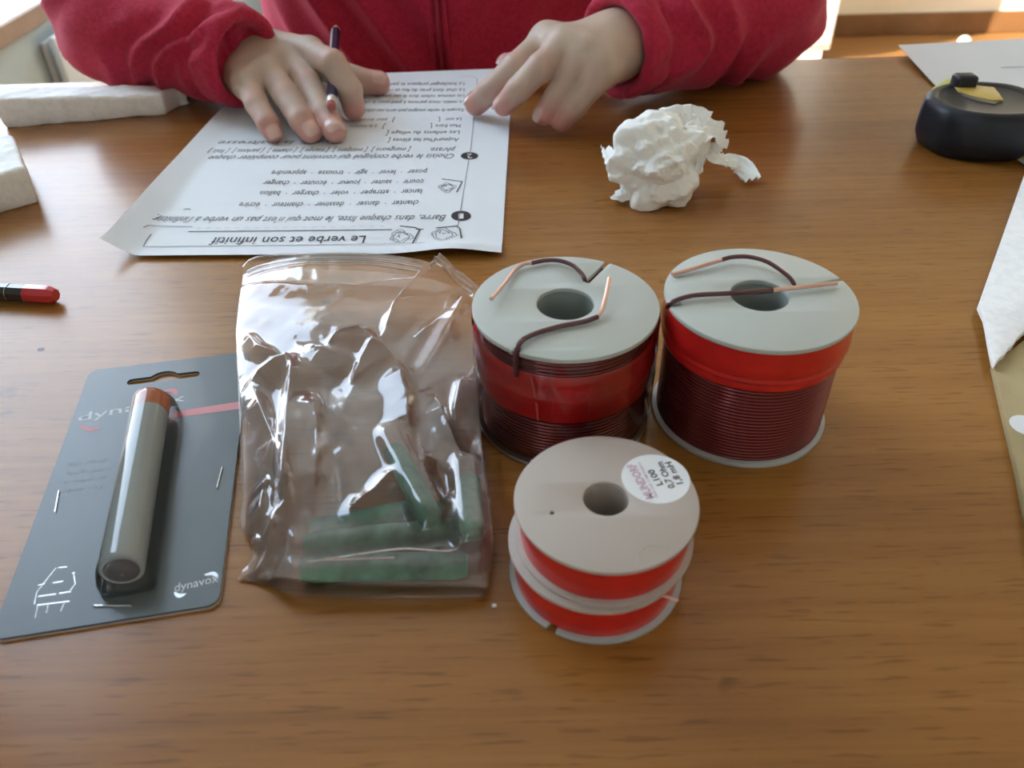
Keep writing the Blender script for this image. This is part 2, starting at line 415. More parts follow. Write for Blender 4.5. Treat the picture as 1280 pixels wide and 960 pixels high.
window(3, 'y', YB+.12, BW[0], BW[1], BW[2], BW[3])
struct('trim_1', Bm().box(-1.08, -.885, WY0-.06, 2.6, -.20, -.165, .003, 1), 'sill_wood')
struct('baseboard_back', Bm().box(XL, XR, YB-.016, YB, ZF, -.668, .004, 1), 'baseboard_wood')
struct('baseboard_right', Bm().box(XR-.016, XR, YF, YB, ZF, -.668, .004, 1), 'baseboard_wood')
gnd = Bm().box(-40, -1.3, -25, 40, -4, -3.9).build('outdoor_ground', 'outdoor_ground', smooth=False); gnd['kind'] = 'structure'
# floor joints: boards of the parquet
# radiator on the left wall under the sill
rad = empty('panel_radiator', (-.86, 1.62, ZF)); tag(rad, 'white flat panel radiator on the grey green wall under the wooden window sill', 'radiator')
Bm().box(-.014, 0, 0, 1.1, .12, .532, .003, 2).build('front_panel', 'radiator_white', rad)
Bm().box(-.038, -.026, .01, 1.09, .13, .52, .003, 2).build('rear_panel', 'radiator_white', rad)
for i in range(2): Bm().box(-.03, -.0, .1+.8*i, .13+.8*i, 0, .13).build('foot', 'radiator_white', rad)
# white standing cabinet behind the person, lit by the sun
cab = empty('storage_cabinet', (.875, 3.20, ZF)); tag(cab, 'tall white lacquered cabinet standing behind the person beside the far wall', 'cabinet')
Bm().box(-.33, .325, -.15, .18, .05, 1.9, .004, 2).build('carcass', 'white_lacquer', cab)
Bm().box(-.31, .305, -.13, .16, 0, .05).build('plinth', 'radiator_white', cab)
d_ = Bm().box(-.32, .315, -.17, -.152, .07, 1.88, .003, 2).build('door', 'white_lacquer', cab)
Bm().tube([(-.27, -.195, .9), (-.27, -.195, 1.1)], .006).box(-.276, -.264, -.195, -.17, .905, .915).box(-.276, -.264, -.195, -.17, 1.085, 1.095).build('handle', 'staple_steel', d_)
bp = P(1205, 54, -.73)
bl = Bm().lathe([(0.0001, 0)]+[(.024*math.sin(a), .024-.024*math.cos(a)) for a in np.linspace(.1, 3.05, 18)]+[(0.0001, .048)], 32, False).build('ball', 'white_lacquer', loc=(bp.x, bp.y, ZF))
tag(bl, 'small white ball lying on the sunlit floor beyond the table', 'ball')

# ------------------------------------------------------------------ table
tb = empty('dining_table', (-.25, .05, ZF)); tag(tb, 'glossy brown wooden table top with fine grain that carries all the things', 'table')
EDGE = [P(1126, 69), P(540, 87.5)]
sl_ = (EDGE[0].y-EDGE[1].y)/(EDGE[0].x-EDGE[1].x)
def edge_y(x): return EDGE[1].y+sl_*(x-EDGE[1].x)
x0, x1, y0 = -.78, .62, -.50
V = []; top_poly = [(x0, y0), (x1, y0), (x1, edge_y(x1)), (x0, edge_y(x0))]
bm = bmesh.new()
vs = [bm.verts.new((x+.25, y-.05, .75)) for x, y in top_poly]; f0 = bm.faces.new(vs)
r_ = bmesh.ops.extrude_face_region(bm, geom=[f0]); bmesh.ops.translate(bm, vec=(0, 0, -.028), verts=[v for v in r_['geom'] if isinstance(v, bmesh.types.BMVert)])
bmesh.ops.recalc_face_normals(bm, faces=bm.faces[:])
bmesh.ops.bevel(bm, geom=bm.edges[:], offset=.003, segments=3, affect='EDGES')
q = Bm(); q.b.free(); q.b = bm; q.build('tabletop', 'table_wood', tb)
for x, y in ((x0+.07, y0+.07), (x1-.07, y0+.07), (x1-.07, .58), (x0+.07, .58)):
    Bm().box(x+.25-.03, x+.25+.03, y-.05-.03, y-.05+.03, 0, .722, .004, 2).build('leg', 'table_wood', tb)
for q0 in (y0+0, .52): Bm().box(x0+.32, x1+.18, q0, q0+.02, .64, .722).build('apron', 'table_wood', tb)

MARKS = [([(850, 247), (880, 246.4), (905, 246), (926, 245)], .0009), ([(742, 251), (775, 250), (800, 251)], .0006), ([(47, 437), (51, 436.4), (55, 436.6)], .0022), ([(402, 378), (406, 377.6), (411, 378)], .0030)]
# ------------------------------------------------------------------ worksheet
def lerp(a, b, t_): return a+(b-a)*t_
NR, NL, FR, FL = P(627, 321.5), P(134, 324), P(641, 86), P(309, 99)
def paper_uv(x, y):
    v = (y-lerp(NR.y, NL.y, .5))/(lerp(FR.y, FL.y, .5)-lerp(NR.y, NL.y, .5)); xr = lerp(NR.x, FR.x, v); xl = lerp(NL.x, FL.x, v)
    return (xr-x)/(xr-xl), v
def paper_z(x, y):
    u, v = paper_uv(x, y)
    z = .0007
    k = .925+.01*v
    if u > k: z += .0105*((u-k)/(1-k))**1.1*max(0, 1-v*1.1)
    z += .0035*math.exp(-((u-.12)/.10)**2)*math.exp(-(v/.035)**2)
    z += .0016*math.exp(-(v/.03)**2)
    z += .0005*math.sin(u*7+v*4)*math.sin(v*6)**2
    return z
V, F = [], []; NU, NV = 70, 80
for j in range(NV+1):
    for i in range(NU+1):
        u, v = i/NU, j/NV
        p = lerp(lerp(NR, NL, u), lerp(FR, FL, u), v); V.append((p.x, p.y, paper_z(p.x, p.y)))
for j in range(NV):
    for i in range(NU): a = j*(NU+1)+i; F.append((a, a+1, a+NU+2, a+NU+1))
o0 = Vector((-.10, .36, 0))
ws = empty('worksheet', (0, 0, 0)); tag(ws, 'white printed school worksheet lying upside down under the person\'s hands', 'paper', None)
mesh_obj('sheet', V, F, 'paper', ws)
def TL(body, x0, y0, x1, y1, h, m='ink', shear=0, name='printed_text', bold=0):
    A, B = P(x0, y0), P(x1, y1)
    hh = (P(x0, y0)-P(x0, y0+h)).length
    return text_obj(name, body, m, ws, A, B, hh, .00022, shear, bold, paper_z)
TL('Le verbe et son infinitif', 458, 296.5, 267, 298.5, 9.5, bold=.004)
TL('Barre, dans chaque liste, le mot qui n\'est pas un verbe à l\'infinitif.', 558, 271, 198, 273, 7.5, 'ink_grey', .35)
TL('chanter  ·  danser  ·  dessiner  ·  chanteur  ·  écrire', 524, 252.5, 301, 254.5, 6.5, 'ink_grey', bold=.004)
TL('lancer  ·  attraper  ·  voler  ·  charger  ·  ballon', 528, 238.5, 327, 240, 6.2, 'ink_grey', bold=.004)
TL('courir  ·  sauter  ·  joueur  ·  écouter  ·  changer', 530, 226, 331, 227.5, 6, 'ink_grey', bold=.004)
TL('poser  ·  lever  ·  agir  ·  trousse  ·  apprendre', 534, 213.5, 341, 215, 5.8, 'ink_grey', bold=.004)
TL('Choisis le verbe conjugué qui convient pour compléter chaque', 568, 194, 263, 196.5, 6, 'ink_grey', .35)
TL('phrase.', 570, 186, 538, 186.3, 5.5, 'ink_grey', .35)
TL('[ mangeons ]  [ mangent ]  [ mange ]  [ chante ]  [ parlons ]  [ finit ]', 514, 186, 263, 188.5, 5, 'ink_grey', .2)
TL('Aujourd\'hui les élèves', 574, 174, 492, 174.6, 4.6, 'ink_grey'); TL('[', 488, 175, 486, 175, 5, 'ink_grey')
TL('Les enfants du village', 575, 165, 490, 165.6, 4.4, 'ink_grey'); TL('[', 486, 166, 484, 166, 5, 'ink_grey')
TL('Mon frère', 576, 156.5, 545, 156.8, 4.2, 'ink_grey'); TL('[', 540, 156.6, 538, 156.7, 5, 'ink_grey'); TL(']', 482, 157.2, 480, 157.2, 5, 'ink_grey'); TL('à la maison.', 472, 157.2, 437, 157.6, 4.2, 'ink_grey')
TL('Le soir', 577, 148.5, 557, 148.7, 4, 'ink_grey'); TL('[', 550, 148.6, 548, 148.7, 4.6, 'ink_grey'); TL(']', 494, 149.2, 492, 149.2, 4.6, 'ink_grey'); TL('pour dormir.', 484, 149.2, 448, 149.6, 4, 'ink_grey')
TL('Recopie le verbe souligné puis écris son infinitif', 581, 136.5, 450, 138, 4, 'ink_grey', .35)
for y_, t1 in ((126.5, 'Le matin, nous partons à pied pour la ville'), (119, 'Les oiseaux volent dans le ciel bleu et'), (111.5, 'Le chat dort près du feu et rêve'), (104, 'Le boulanger prépare le pain')):
    TL(t1, 581, y_, {126.5: 452, 119: 470, 111.5: 478, 104: 486}[y_], y_+1.2, 3.8, 'ink_grey')
TL('Lundi, la maîtresse', 423, 177, 275, 178, 4.5, 'ink_grey', .3)
def W(*pts): return [(P(x, y).x, P(x, y).y) for x, y in pts]
strokes('ruled_line', [W((490, 289), (400, 289.6), (236, 291.2)), W((530, 288.6), (520, 288.8))], 'ink', ws, .0007, paper_z)
strokes('frame_line', [W((532, 308), (400, 308.5), (180, 310.5)), W((190, 295), (184, 303), (180, 310.5)), W((182, 292), (188, 287.5), (196, 285.2), (241, 285.2))], 'ink_grey', ws, .0005, paper_z)
strokes('dotted_line', [W((480-12*i, 284.6+.12*i), (474-12*i, 284.7+.12*i)) for i in range(20)], 'ink_faint', ws, .0003, paper_z)
strokes('margin_line', [W((572, 287), (576.5, 262), (587, 196), (589, 185), (596.5, 106), (596, 99), (591, 96.5), (575, 97))], 'ink_grey', ws, .0004, paper_z)
def doodle(cx, cy, w_, h_, seed, fr):
    rr = random.Random(seed); L = []
    for ring in range(2):
        L.append(W(*[(cx+w_/2*(1-.3*ring)*(1+.22*math.sin(3*a+seed)+rr.uniform(-.1, .1))*math.cos(a)*.9, cy+h_/2*(1-.3*ring)*(1+.25*math.cos(4*a)+rr.uniform(-.1, .1))*math.sin(a)) for a in np.linspace(0, 6.28, 16)]))
    for k in range(7):
        x = cx+rr.uniform(-.35, .35)*w_; y = cy+rr.uniform(-.4, .4)*h_
        L.append(W((x, y), (x+rr.uniform(-4, 4), y+rr.uniform(-2, 2)), (x+rr.uniform(-6, 6), y+rr.uniform(-2, 2))))
    strokes('small_drawing', L, 'ink_grey', ws, .0004, paper_z)
    strokes('drawing_frame', [W(*fr)], 'ink', ws, .0008, paper_z)
doodle(501, 297.5, 31, 15, 1, [(516, 308), (525, 289), (519, 286.5), (500, 284.5)])
doodle(554, 296, 33, 16, 2, [(577, 301), (575, 288), (571, 284.5), (545, 287)])
doodle(559, 237, 22, 11, 3, [(571, 243), (578, 229.5), (553, 226)])
def dot(x, y, w_, h_, s):
    A = P(x-w_/2, y); B = P(x+w_/2, y); C_ = P(x, y-h_/2); D = P(x, y+h_/2); c_ = P(x, y); V = [(c_.x, c_.y, paper_z(c_.x, c_.y)+.00015)]
    for a in np.linspace(0, 2*PI, 33)[:-1]:
        p = c_+(B-A)/2*math.cos(a)+(C_-D)/2*math.sin(a); V.append((p.x, p.y, paper_z(p.x, p.y)+.00015))
    mesh_obj('number_disc', V, [(0, i+1, (i+1) % 32+1) for i in range(32)], 'ink', ws, False)
    TL(s, x+3, y-2.6, x-3, y-2.4, 6, 'ink_white', bold=.01)
dot(576.5, 272, 25, 12.5, '1'); dot(587, 196.5, 22, 9.5, '2')
strokes('pen_mark', [W((230, 264.5), (234, 263.3), (239, 264)), ], 'ink_grey', ws, .0010, paper_z)

for mk_, wd_ in MARKS:
    strokes('grain_mark', [[(P(x, y).x+.25, P(x, y).y-.05) for x, y in mk_]], 'grain_dark', tb, wd_, lambda x, y: .7501, .0)
# ------------------------------------------------------------------ second sheet, at the right
tr = [(1122, 57, .004), (1166, 105, 0), (1215, 152, 0), (1268, 199, 0), (1310, 226, 0)]
L_ = [P(x, y, z+.0008) for x, y, z in tr]; R0 = [P(1420, 42, .004), P(1470, 85, .0), P(1500, 120, 0), P(1520, 150, 0), P(1540, 170, 0)]
V, F = [], []
NA = 24
for j in range(NA+1):
    q = j/NA*4; k = min(int(q), 3); fr = q-k; a = L_[k].lerp(L_[k+1], fr); b_ = R0[k].lerp(R0[k+1], fr)
    for i in range(25):
        p = a.lerp(b_, i/24); V.append((p.x, p.y, p.z+.0006*math.sin(i*.4)*math.sin(j*.3)**2+.0006))
for j in range(NA):
    for i in range(24): a = j*25+i; F.append((a, a+1, a+26, a+25))
s2_ = empty('paper_sheet'); tag(s2_, 'blank white sheet of paper under the black tape measure at the far table edge', 'paper')
mesh_obj('sheet', V, F, 'paper', s2_)
strokes('pencil_line', [[tuple(P(1250, 88.5)[:2]), tuple(P(1300, 86.5)[:2])]], 'ink_grey', s2_, .0012, lambda x, y: .0022)

# ------------------------------------------------------------------ flat plates with holes and slots
def plate_mesh(outline, holes, z0, z1, bev=.0):
    cu = bpy.data.curves.new('tmp', 'CURVE'); cu.dimensions = '2D'; cu.fill_mode = 'BOTH'; cu.extrude = (z1-z0)/2-bev; cu.bevel_depth = bev; cu.bevel_resolution = 1; cu.offset = -bev
    for poly in [outline]+holes:
        s = cu.splines.new('POLY'); s.points.add(len(poly)-1)
        for i, p in enumerate(poly): s.points[i].co = (p[0], p[1], 0, 1)
        s.use_cyclic_u = True
    o = bpy.data.objects.new('tmp', cu); COL.objects.link(o); bpy.context.view_layer.update()
    me = bpy.data.meshes.new_from_object(o.evaluated_get(bpy.context.evaluated_depsgraph_get())); bpy.data.objects.remove(o); bpy.data.curves.remove(cu)
    me.transform(Matrix.Translation((0, 0, (z0+z1)/2)))
    bm = bmesh.new(); bm.from_mesh(me); bmesh.ops.remove_doubles(bm, verts=bm.verts, dist=1e-6); bmesh.ops.recalc_face_normals(bm, faces=bm.faces[:]); bm.to_mesh(me); bm.free()
    return me
def plate(name, outline, holes, z0, z1, m, parent, bev=0, smooth=True):
    me = plate_mesh(outline, holes, z0, z1, bev); me.materials.clear(); me.materials.append(mat(m)); me.name = name
    me.polygons.foreach_set('use_smooth', [smooth]*len(me.polygons)); me.polygons.foreach_set('material_index', [0]*len(me.polygons))
    o = bpy.data.objects.new(name, me); COL.objects.link(o); o.parent = parent; auto_smooth(o, 30); return o
def circle(r, n=96, c=(0, 0)): return [(c[0]+r*math.cos(a), c[1]+r*math.sin(a)) for a in np.linspace(0, 2*PI, n+1)[:-1]]
def slotted(r, slots, n=180):
    """disc outline; slots = (direction angle, inner point radius, half width, tangential tilt)"""
    pts = []; ang = list(np.linspace(0, 2*PI, n+1)[:-1])
    sl = sorted(slots, key=lambda s: s[0] % (2*PI)); done = set()
    for a in ang:
        hit = None
        for i, (sa, ri, hw) in enumerate(sl):
            da = (a-sa+PI) % (2*PI)-PI
            if abs(da) < hw/r*1.15: hit = i
        if hit is None: pts.append((r*math.cos(a), r*math.sin(a)))
        elif hit not in done:
            done.add(hit); sa, ri, hw = sl[hit]; d = Vector((math.cos(sa), math.sin(sa))); t_ = Vector((-d.y, d.x))
            e = math.sqrt(r*r-hw*hw); rd = min(.0012, hw)
            for q in (d*(e-.0006)-t_*(hw+.0007) if False else d*e-t_*(hw+.0004), d*(e-.0012)-t_*hw, d*(ri+hw*.5)-t_*hw, d*ri, d*(ri+hw*.5)+t_*hw, d*(e-.0012)+t_*hw, d*e+t_*(hw+.0004)): pts.append((q.x, q.y))
    return pts
def turns(r, pitch, z0, z1, r_in, step=6):
    n = max(1, round((z1-z0)/pitch)); p = (z1-z0)/n; prof = []
    for i in range(n):
        for k in range(step):
            a = PI*k/step; prof.append((r+math.sin(a)*p*.42, z0+p*(i+.5)-math.cos(a)*p/2))
    prof.append((r, z1)); return prof+[(r_in, z1), (r_in, z0)]
def ang_of(c, px, py, z):
    p = P(px, py, z); return math.atan2(p.y-c[1], p.x-c[0]), math.hypot(p.x-c[0], p.y-c[1])
def wire(name, parent, c, pts, r, m, n=9):
    return Bm().tube(smooth_path([(P(x, y, z).x-c[0], P(x, y, z).y-c[1], z) for x, y, z in pts], 8), r, 10).build(name, m, parent)

# --- spool with bent copper leads, wrapped in clear film (left)
c2 = (.0198, .2412); H2 = .0512; RF = .0335
sp = empty('coil_spool', (c2[0], c2[1], 0)); tag(sp, 'tall dark wire spool with red tape around its middle, touching the clear bag', 'spool', 'wire coil spools')
a_slot, r_slot = ang_of(c2, 733, 353, H2); a_rim, r_rim = ang_of(c2, 761, 327, H2)
a_w2, _ = ang_of(c2, 643, 440, H2)
fl_o = slotted(RF, [(lerp(a_slot, a_rim, .6), r_slot, .0009), (a_w2, RF-.003, .0012)])
plate('upper_flange', fl_o, [circle(.0103)], H2-.0018, H2, 'flange_plastic', sp, .0003)
plate('lower_flange', circle(RF-.0002, 128), [circle(.0103)], 0, .0018, 'flange_edge', sp, .0003)
Bm().lathe([(.0103, .0018), (.0115, .0018), (.0115, H2-.0018), (.0103, H2-.0018)], 64).build('core', 'bore_grey', sp)
Bm().lathe(turns(.0312, .00150, .0018, H2-.0018, .0116), 128).build('wire_winding', 'enamel_wire', sp, ang=75)
Bm().lathe([(.0312, .0225), (.0323, .0226), (.0327, .0245), (.0328, .0290), (.0331, .0305), (.0336, .0322), (.0335, .0336), (.0329, .0350), (.0326, .0385), (.0325, .0412), (.0319, .0424), (.0312, .0424)], 128).build('tape_band', 'red_tape', sp)
# bend in radial slot, leads
wire('copper_lead', sp, c2, [(732, 356, H2-.004), (731, 350, H2+.0004), (727, 342, H2+.0016), (716, 332, H2+.0022), (700, 326, H2+.0018), (682, 325.5, H2+.0014), (664, 329, H2+.0014)], .00085, 'enamel_lead')
wire('bare_lead_end', sp, c2, [(666, 328.6, H2+.0014), (655, 330, H2+.0014), (643, 338, H2+.0012), (630, 355, H2+.0020), (614, 374, H2+.0030)], .00078, 'bare_copper')
lw2 = [(math.cos(a_w2)*r_, math.sin(a_w2)*r_, z) for r_, z in ((.0331, H2-.0105), (.0334, H2-.006), (.0331, H2-.001), (.0318, H2+.0010))]
pts = [Vector(q) for q in lw2]+[Vector((P(x, y, z).x-c2[0], P(x, y, z).y-c2[1], z)) for x, y, z in ((655, 424, H2+.0015), (672, 416, H2+.0013), (700, 408, H2+.0012), (730, 402, H2+.0013), (747, 396, H2+.0014))]
Bm().tube(smooth_path(pts, 8), .00095, 10).build('copper_lead', 'enamel_lead', sp)
wire('bare_lead_end', sp, c2, [(746, 396.5, H2+.0014), (752, 389, H2+.0018), (757, 372, H2+.0030), (762, 348, H2+.0048)], .00082, 'bare_copper')
V, F = [], []
for j in range(13):
    for k in range(129):
        a = 2*PI*k/128; z = .0022+(H2-.0045)*j/12; r_ = .03375+.00028*math.sin(a*9+j*.7)*math.sin(j*1.3)+.0010*math.exp(-((a-3.6)/.28)**2)+.0006*math.exp(-((a-6.0)/.08)**2)
        V.append((r_*math.cos(a), r_*math.sin(a), z))
for j in range(12):
    for k in range(128): a = j*129+k; F.append((a, a+1, a+130, a+129))
mesh_obj('shrink_film', V, F, 'shrink_film', sp)
fa = a_w2+.16
V = [((.03345)*math.cos(fa+da), (.03345)*math.sin(fa+da), z) for da, z in ((0, .0425), (.035, .036), (.06, .030), (.075, .0235), (.10, .0235), (.085, .030), (.06, .036), (.02, .0425))]
mesh_obj('tape_end', V, [(0, 1, 6, 7), (1, 2, 5, 6), (2, 3, 4, 5)], 'tape_flap', sp)

# --- second tall spool (right)
c3 = (.0888, .2402); H3 = .0535
sp3 = empty('coil_spool', (c3[0], c3[1], 0)); tag(sp3, 'tall dark wire spool with red tape right under its top flange, at the right', 'spool', 'wire coil spools')
aS, _ = ang_of(c3, 1062, 347, H3); aL, _ = ang_of(c3, 836, 381, H3)
plate('upper_flange', slotted(RF, [(aS, .016, .0007), (aL, RF-.005, .0009)]), [circle(.0102)], H3-.0018, H3, 'flange_plastic', sp3, .0003)
plate('lower_flange', circle(RF-.0002, 128), [circle(.0102)], 0, .0018, 'flange_edge', sp3, .0003)
Bm().lathe([(.0102, .0018), (.0114, .0018), (.0114, H3-.0018), (.0102, H3-.0018)], 64).build('core', 'bore_grey', sp3)
Bm().lathe(turns(.0310, .00145, .0018, H3-.0018, .0116), 128).build('wire_winding', 'enamel_wire', sp3, ang=75)
Bm().lathe([(.031, .0350), (.0322, .0351), (.0327, .0364), (.0324, .0378), (.0331, .0390), (.0328, .0404), (.0335, .0418), (.0333, .0450), (.0331, .0490), (.0334, .0516), (.031, .0517)], 128).build('tape_band', 'red_tape', sp3)
wire('copper_lead', sp3, c3, [(993, 360, H3-.003), (992, 354, H3+.0006), (986, 346, H3+.0018), (972, 335, H3+.0030), (956, 326, H3+.0034), (935, 321, H3+.0030), (915, 321.5, H3+.0024), (902, 325, H3+.0020)], .00085, 'enamel_lead')
wire('bare_lead_end', sp3, c3, [(903, 324.6, H3+.002), (885, 330, H3+.0016), (862, 337, H3+.0012), (840, 343, H3+.001)], .0008, 'bare_copper')
wire('copper_lead', sp3, c3, [(834, 384, H3-.003), (838, 379, H3+.0006), (850, 373.5, H3+.0014), (870, 369, H3+.0016), (905, 367, H3+.0016), (940, 365, H3+.0016), (966, 363, H3+.0016)], .0009, 'enamel_lead')
wire('bare_lead_end', sp3, c3, [(965, 363, H3+.0016), (1005, 358.5, H3+.0016), (1046, 354, H3+.0016)], .00082, 'bare_copper')

# --- two flat spools stacked in front
RS = .0275
def flat_spool(c, z0, label, top, loc_rot=0):
    r = empty('flat_coil_spool', (c[0], c[1], z0), loc_rot); tag(r, label, 'spool', 'flat coil spools')
    plate('upper_flange', top, [circle(.0068)]+([circle(.0006, 12, (-.0163, -.0052))] if z0 > 0 else []), .0146, .016, 'flange_ivory', r, .0003)
    lowo = slotted(RS, [(math.radians(236), RS-.006, .0013)]) if z0 == 0 else circle(RS, 128)
    plate('lower_flange', lowo, [circle(.0068)], 0, .0014, 'flange_ivory' if z0 > 0 else 'flange_edge', r, .0003)
    Bm().lathe([(.0068, .0014), (.008, .0014), (.008, .0146), (.0068, .0146)], 64).build('core', 'flange_ivory', r)
    Bm().lathe([(.0081, .0014), (.0256, .0014), (.0258, .003), (.0259, .008), (.0258, .013), (.0256, .0146), (.0081, .0146)], 128).build('tape_band', 'red_tape', r)
    return r
ca, cb = (.0252, .1630), (.0272, .1643)
lo = flat_spool(ca, 0, 'lower of the two stacked flat red spools, a thin lead sticking out', circle(RS, 128))
hi = flat_spool(cb, .016, 'upper flat red taped spool with ivory top flange and round white label', circle(RS, 128))
p0, p1 = P(818, 741, .0125), P(848, 750, .0125)
Bm().tube([(p0.x-ca[0], p0.y-ca[1], .0125), (p1.x-ca[0], p1.y-ca[1], .0125)], .0005, 8).build('lead_wire', 'bare_copper', lo)
HS = .032
lc = P(819.5, 598, HS)
lb = mesh_obj('round_label', [(lc.x-cb[0]+.0104*math.cos(a), lc.y-cb[1]+.0104*math.sin(a), .01612) for a in np.linspace(0, 2*PI, 65)[:-1]]+[(lc.x-cb[0]+.0104*math.cos(a), lc.y-cb[1]+.0104*math.sin(a), .016) for a in np.linspace(0, 2*PI, 65)[:-1]],
    [tuple(range(64))]+[(i, i+64, (i+1) % 64+64, (i+1) % 64) for i in range(64)], 'label_white', hi, False)
def LT(body, x0, y0, x1, y1, h, m='ink', bold=0, name='printed_text'):
    A, B = P(x0, y0, HS), P(x1, y1, HS); o_ = text_obj(name, body, m, lb, (A.x-cb[0], A.y-cb[1], .01612), (B.x-cb[0], B.y-cb[1], .01612), h, .00008, 0, bold); return o_
LT('1,8 mH', 854, 604.5, 838.5, 577.5, .0021, bold=.02); LT('0,7 Ohm', 844, 610, 827.5, 577.5, .0021, bold=.02); LT('L100', 829, 606, 816.5, 587, .0021, bold=.02)
LT('MUNDORF', 818, 622.5, 793, 580, .0026, 'label_pink', .03, 'logo'); LT('HIGH END COMPONENTS', 823, 622, 800, 578, .0008, 'label_pink', .01, 'logo')
V = []
ac = math.atan2(P(818, 697, HS).y-cb[1], P(818, 697, HS).x-cb[0])
cc = Vector((math.cos(ac)*.0262, math.sin(ac)*.0262)); pts = []
for a in np.linspace(-1.25, 1.25, 14):
    d = Vector((math.cos(ac+PI+a), math.sin(ac+PI+a)))*.0052; pts.append((cc.x+d.x, cc.y+d.y, .01602))
Bm().tube(pts, .0002, 6).build('moulded_arc', 'flange_ivory', hi)

# ------------------------------------------------------------------ blister card with solder tube
cTL, cTR, cBR, cBL = P(98, 470), P(299, 444), P(295, 757), P(14, 798)
ex = ((cTR-cTL)+(cBR-cBL))/2; cw = ex.length; ey = ((cTL-cBL)+(cTR-cBR))/2; ch = ey.length
rot = math.atan2(ex.y, ex.x); cc = (cTL+cTR+cBR+cBL)/4
card = empty('blister_pack', (cc.x, cc.y, 0), rot); tag(card, 'dark grey blister card holding a solder tube with an orange cap', 'package')
def CL(px, py, z=.0016):
    p = P(px, py, z)-cc; c_, s_ = math.cos(-rot), math.sin(-rot); return Vector((c_*p.x-s_*p.y, s_*p.x+c_*p.y, z))
def rrect(w_, h_, r_, n=8):
    pts = []
    for cx_, cy_, a0 in ((w_/2-r_, h_/2-r_, 0), (-w_/2+r_, h_/2-r_, PI/2), (-w_/2+r_, -h_/2+r_, PI), (w_/2-r_, -h_/2+r_, 1.5*PI)):
        for k in range(n+1): a = a0+PI/2*k/n; pts.append((cx_+r_*math.cos(a), cy_+r_*math.sin(a)))
    return pts
hA, hB = CL(158, 479), CL(250, 466); hc = (hA+hB)/2; hw = (hB-hA).length/2
hole = [(hc.x+x, hc.y+y) for x, y in [(-hw, 0), (-hw+.0008, -.0016), (-hw+.002, -.002), (hw-.002, -.002), (hw-.0008, -.0016), (hw, 0), (hw-.0008, .0016), (hw-.002, .002), (.0055, .002), (.004, .0035), (.002, .0045), (0, .0048), (-.002, .0045), (-.004, .0035), (-.0055, .002), (-hw+.002, .002), (-hw+.0008, .0016)]]
plate('printed_card', rrect(cw, ch, .004), [hole], .0006, .0016, 'card_grey', card, 0, False)
plate('card_backing', rrect(cw+.0002, ch+.0002, .004), [hole], .0, .0006, 'card_back', card, 0, False)
tA, tB = CL(190, 500, .009), CL(152, 713, .009)
ax_ = (tA-tB); TLn = ax_.length; ax_.normalize(); sd_ = Vector((0, 0, 1)).cross(ax_).normalized(); up_ = ax_.cross(sd_)
TR = .0067
def tubeM(o_, s0, s1, r0, prof=None): pass
def along(s, h=0): return tB+ax_*s+Vector((0, 0, h))
Bm().tube([along(.0), along(.0005), along(TLn-.009)], [TR*.93, TR, TR], 40).build('solder_tube', 'tube_silver', card)
Bm().tube([along(TLn-.0095), along(TLn-.001), along(TLn)], [TR*1.03, TR*1.03, TR*.92], 40).build('tube_cap', 'cap_orange', card)
tb_ = [o for o in COL.objects if o.name.startswith('solder_tube')][0]
Bm().tube([along(-.0003), along(.0001)], [TR*.78, TR*.80], 36).build('tube_mouth', 'hollow_shade', tb_)  # flat dark disc, shade inside the open tube end put into colour
Bm().tube([along(-.0012, -.001), along(.0, -.001)], [.0006, .0007], 12).build('solder_tip', 'emboss_silver', tb_)
# clear blister: half shell over the tube, flaring to the card, plus thin flange
V, F = [], []; NS, NC = 46, 28
for i in range(NS+1):
    s = -.0040+(TLn+.0072)*i/NS; e = min(s+.0040, TLn+.0032-s); k = min(1, max(0, e/.0030))**.45
    for j in range(NC+1):
        a = PI*j/NC; r_ = (TR+.0010)*(.35+.65*k) if k < 1 else TR+.0010
        base = along(s); x_ = math.cos(a)*(TR+.0012+.0007*(abs(math.cos(a))**6)); z_ = .0017+(TR+.0076)*k*math.sin(a)**.62
        x_ *= (.82+.18*k); p = base+sd_*x_; V.append((p.x, p.y, z_))
for i in range(NS):
    for j in range(NC): a = i*(NC+1)+j; F.append((a, a+1, a+NC+2, a+NC+1))
bls = mesh_obj('clear_blister', V, F, 'blister_film', card)
# staples
for a, b_ in (((74, 614), (69, 641)), ((278, 584), (271, 611)), ((117, 758), (165, 758))):
    p, q = CL(*a), CL(*b_); d = (q-p).normalized()
    Bm().tube([p-Vector((0, 0, .0004)), p+d*.0002+Vector((0, 0, .0003)), q-d*.0002+Vector((0, 0, .0003)), q-Vector((0, 0, .0004))], .00028, 8).build('staple', 'staple_steel', card)
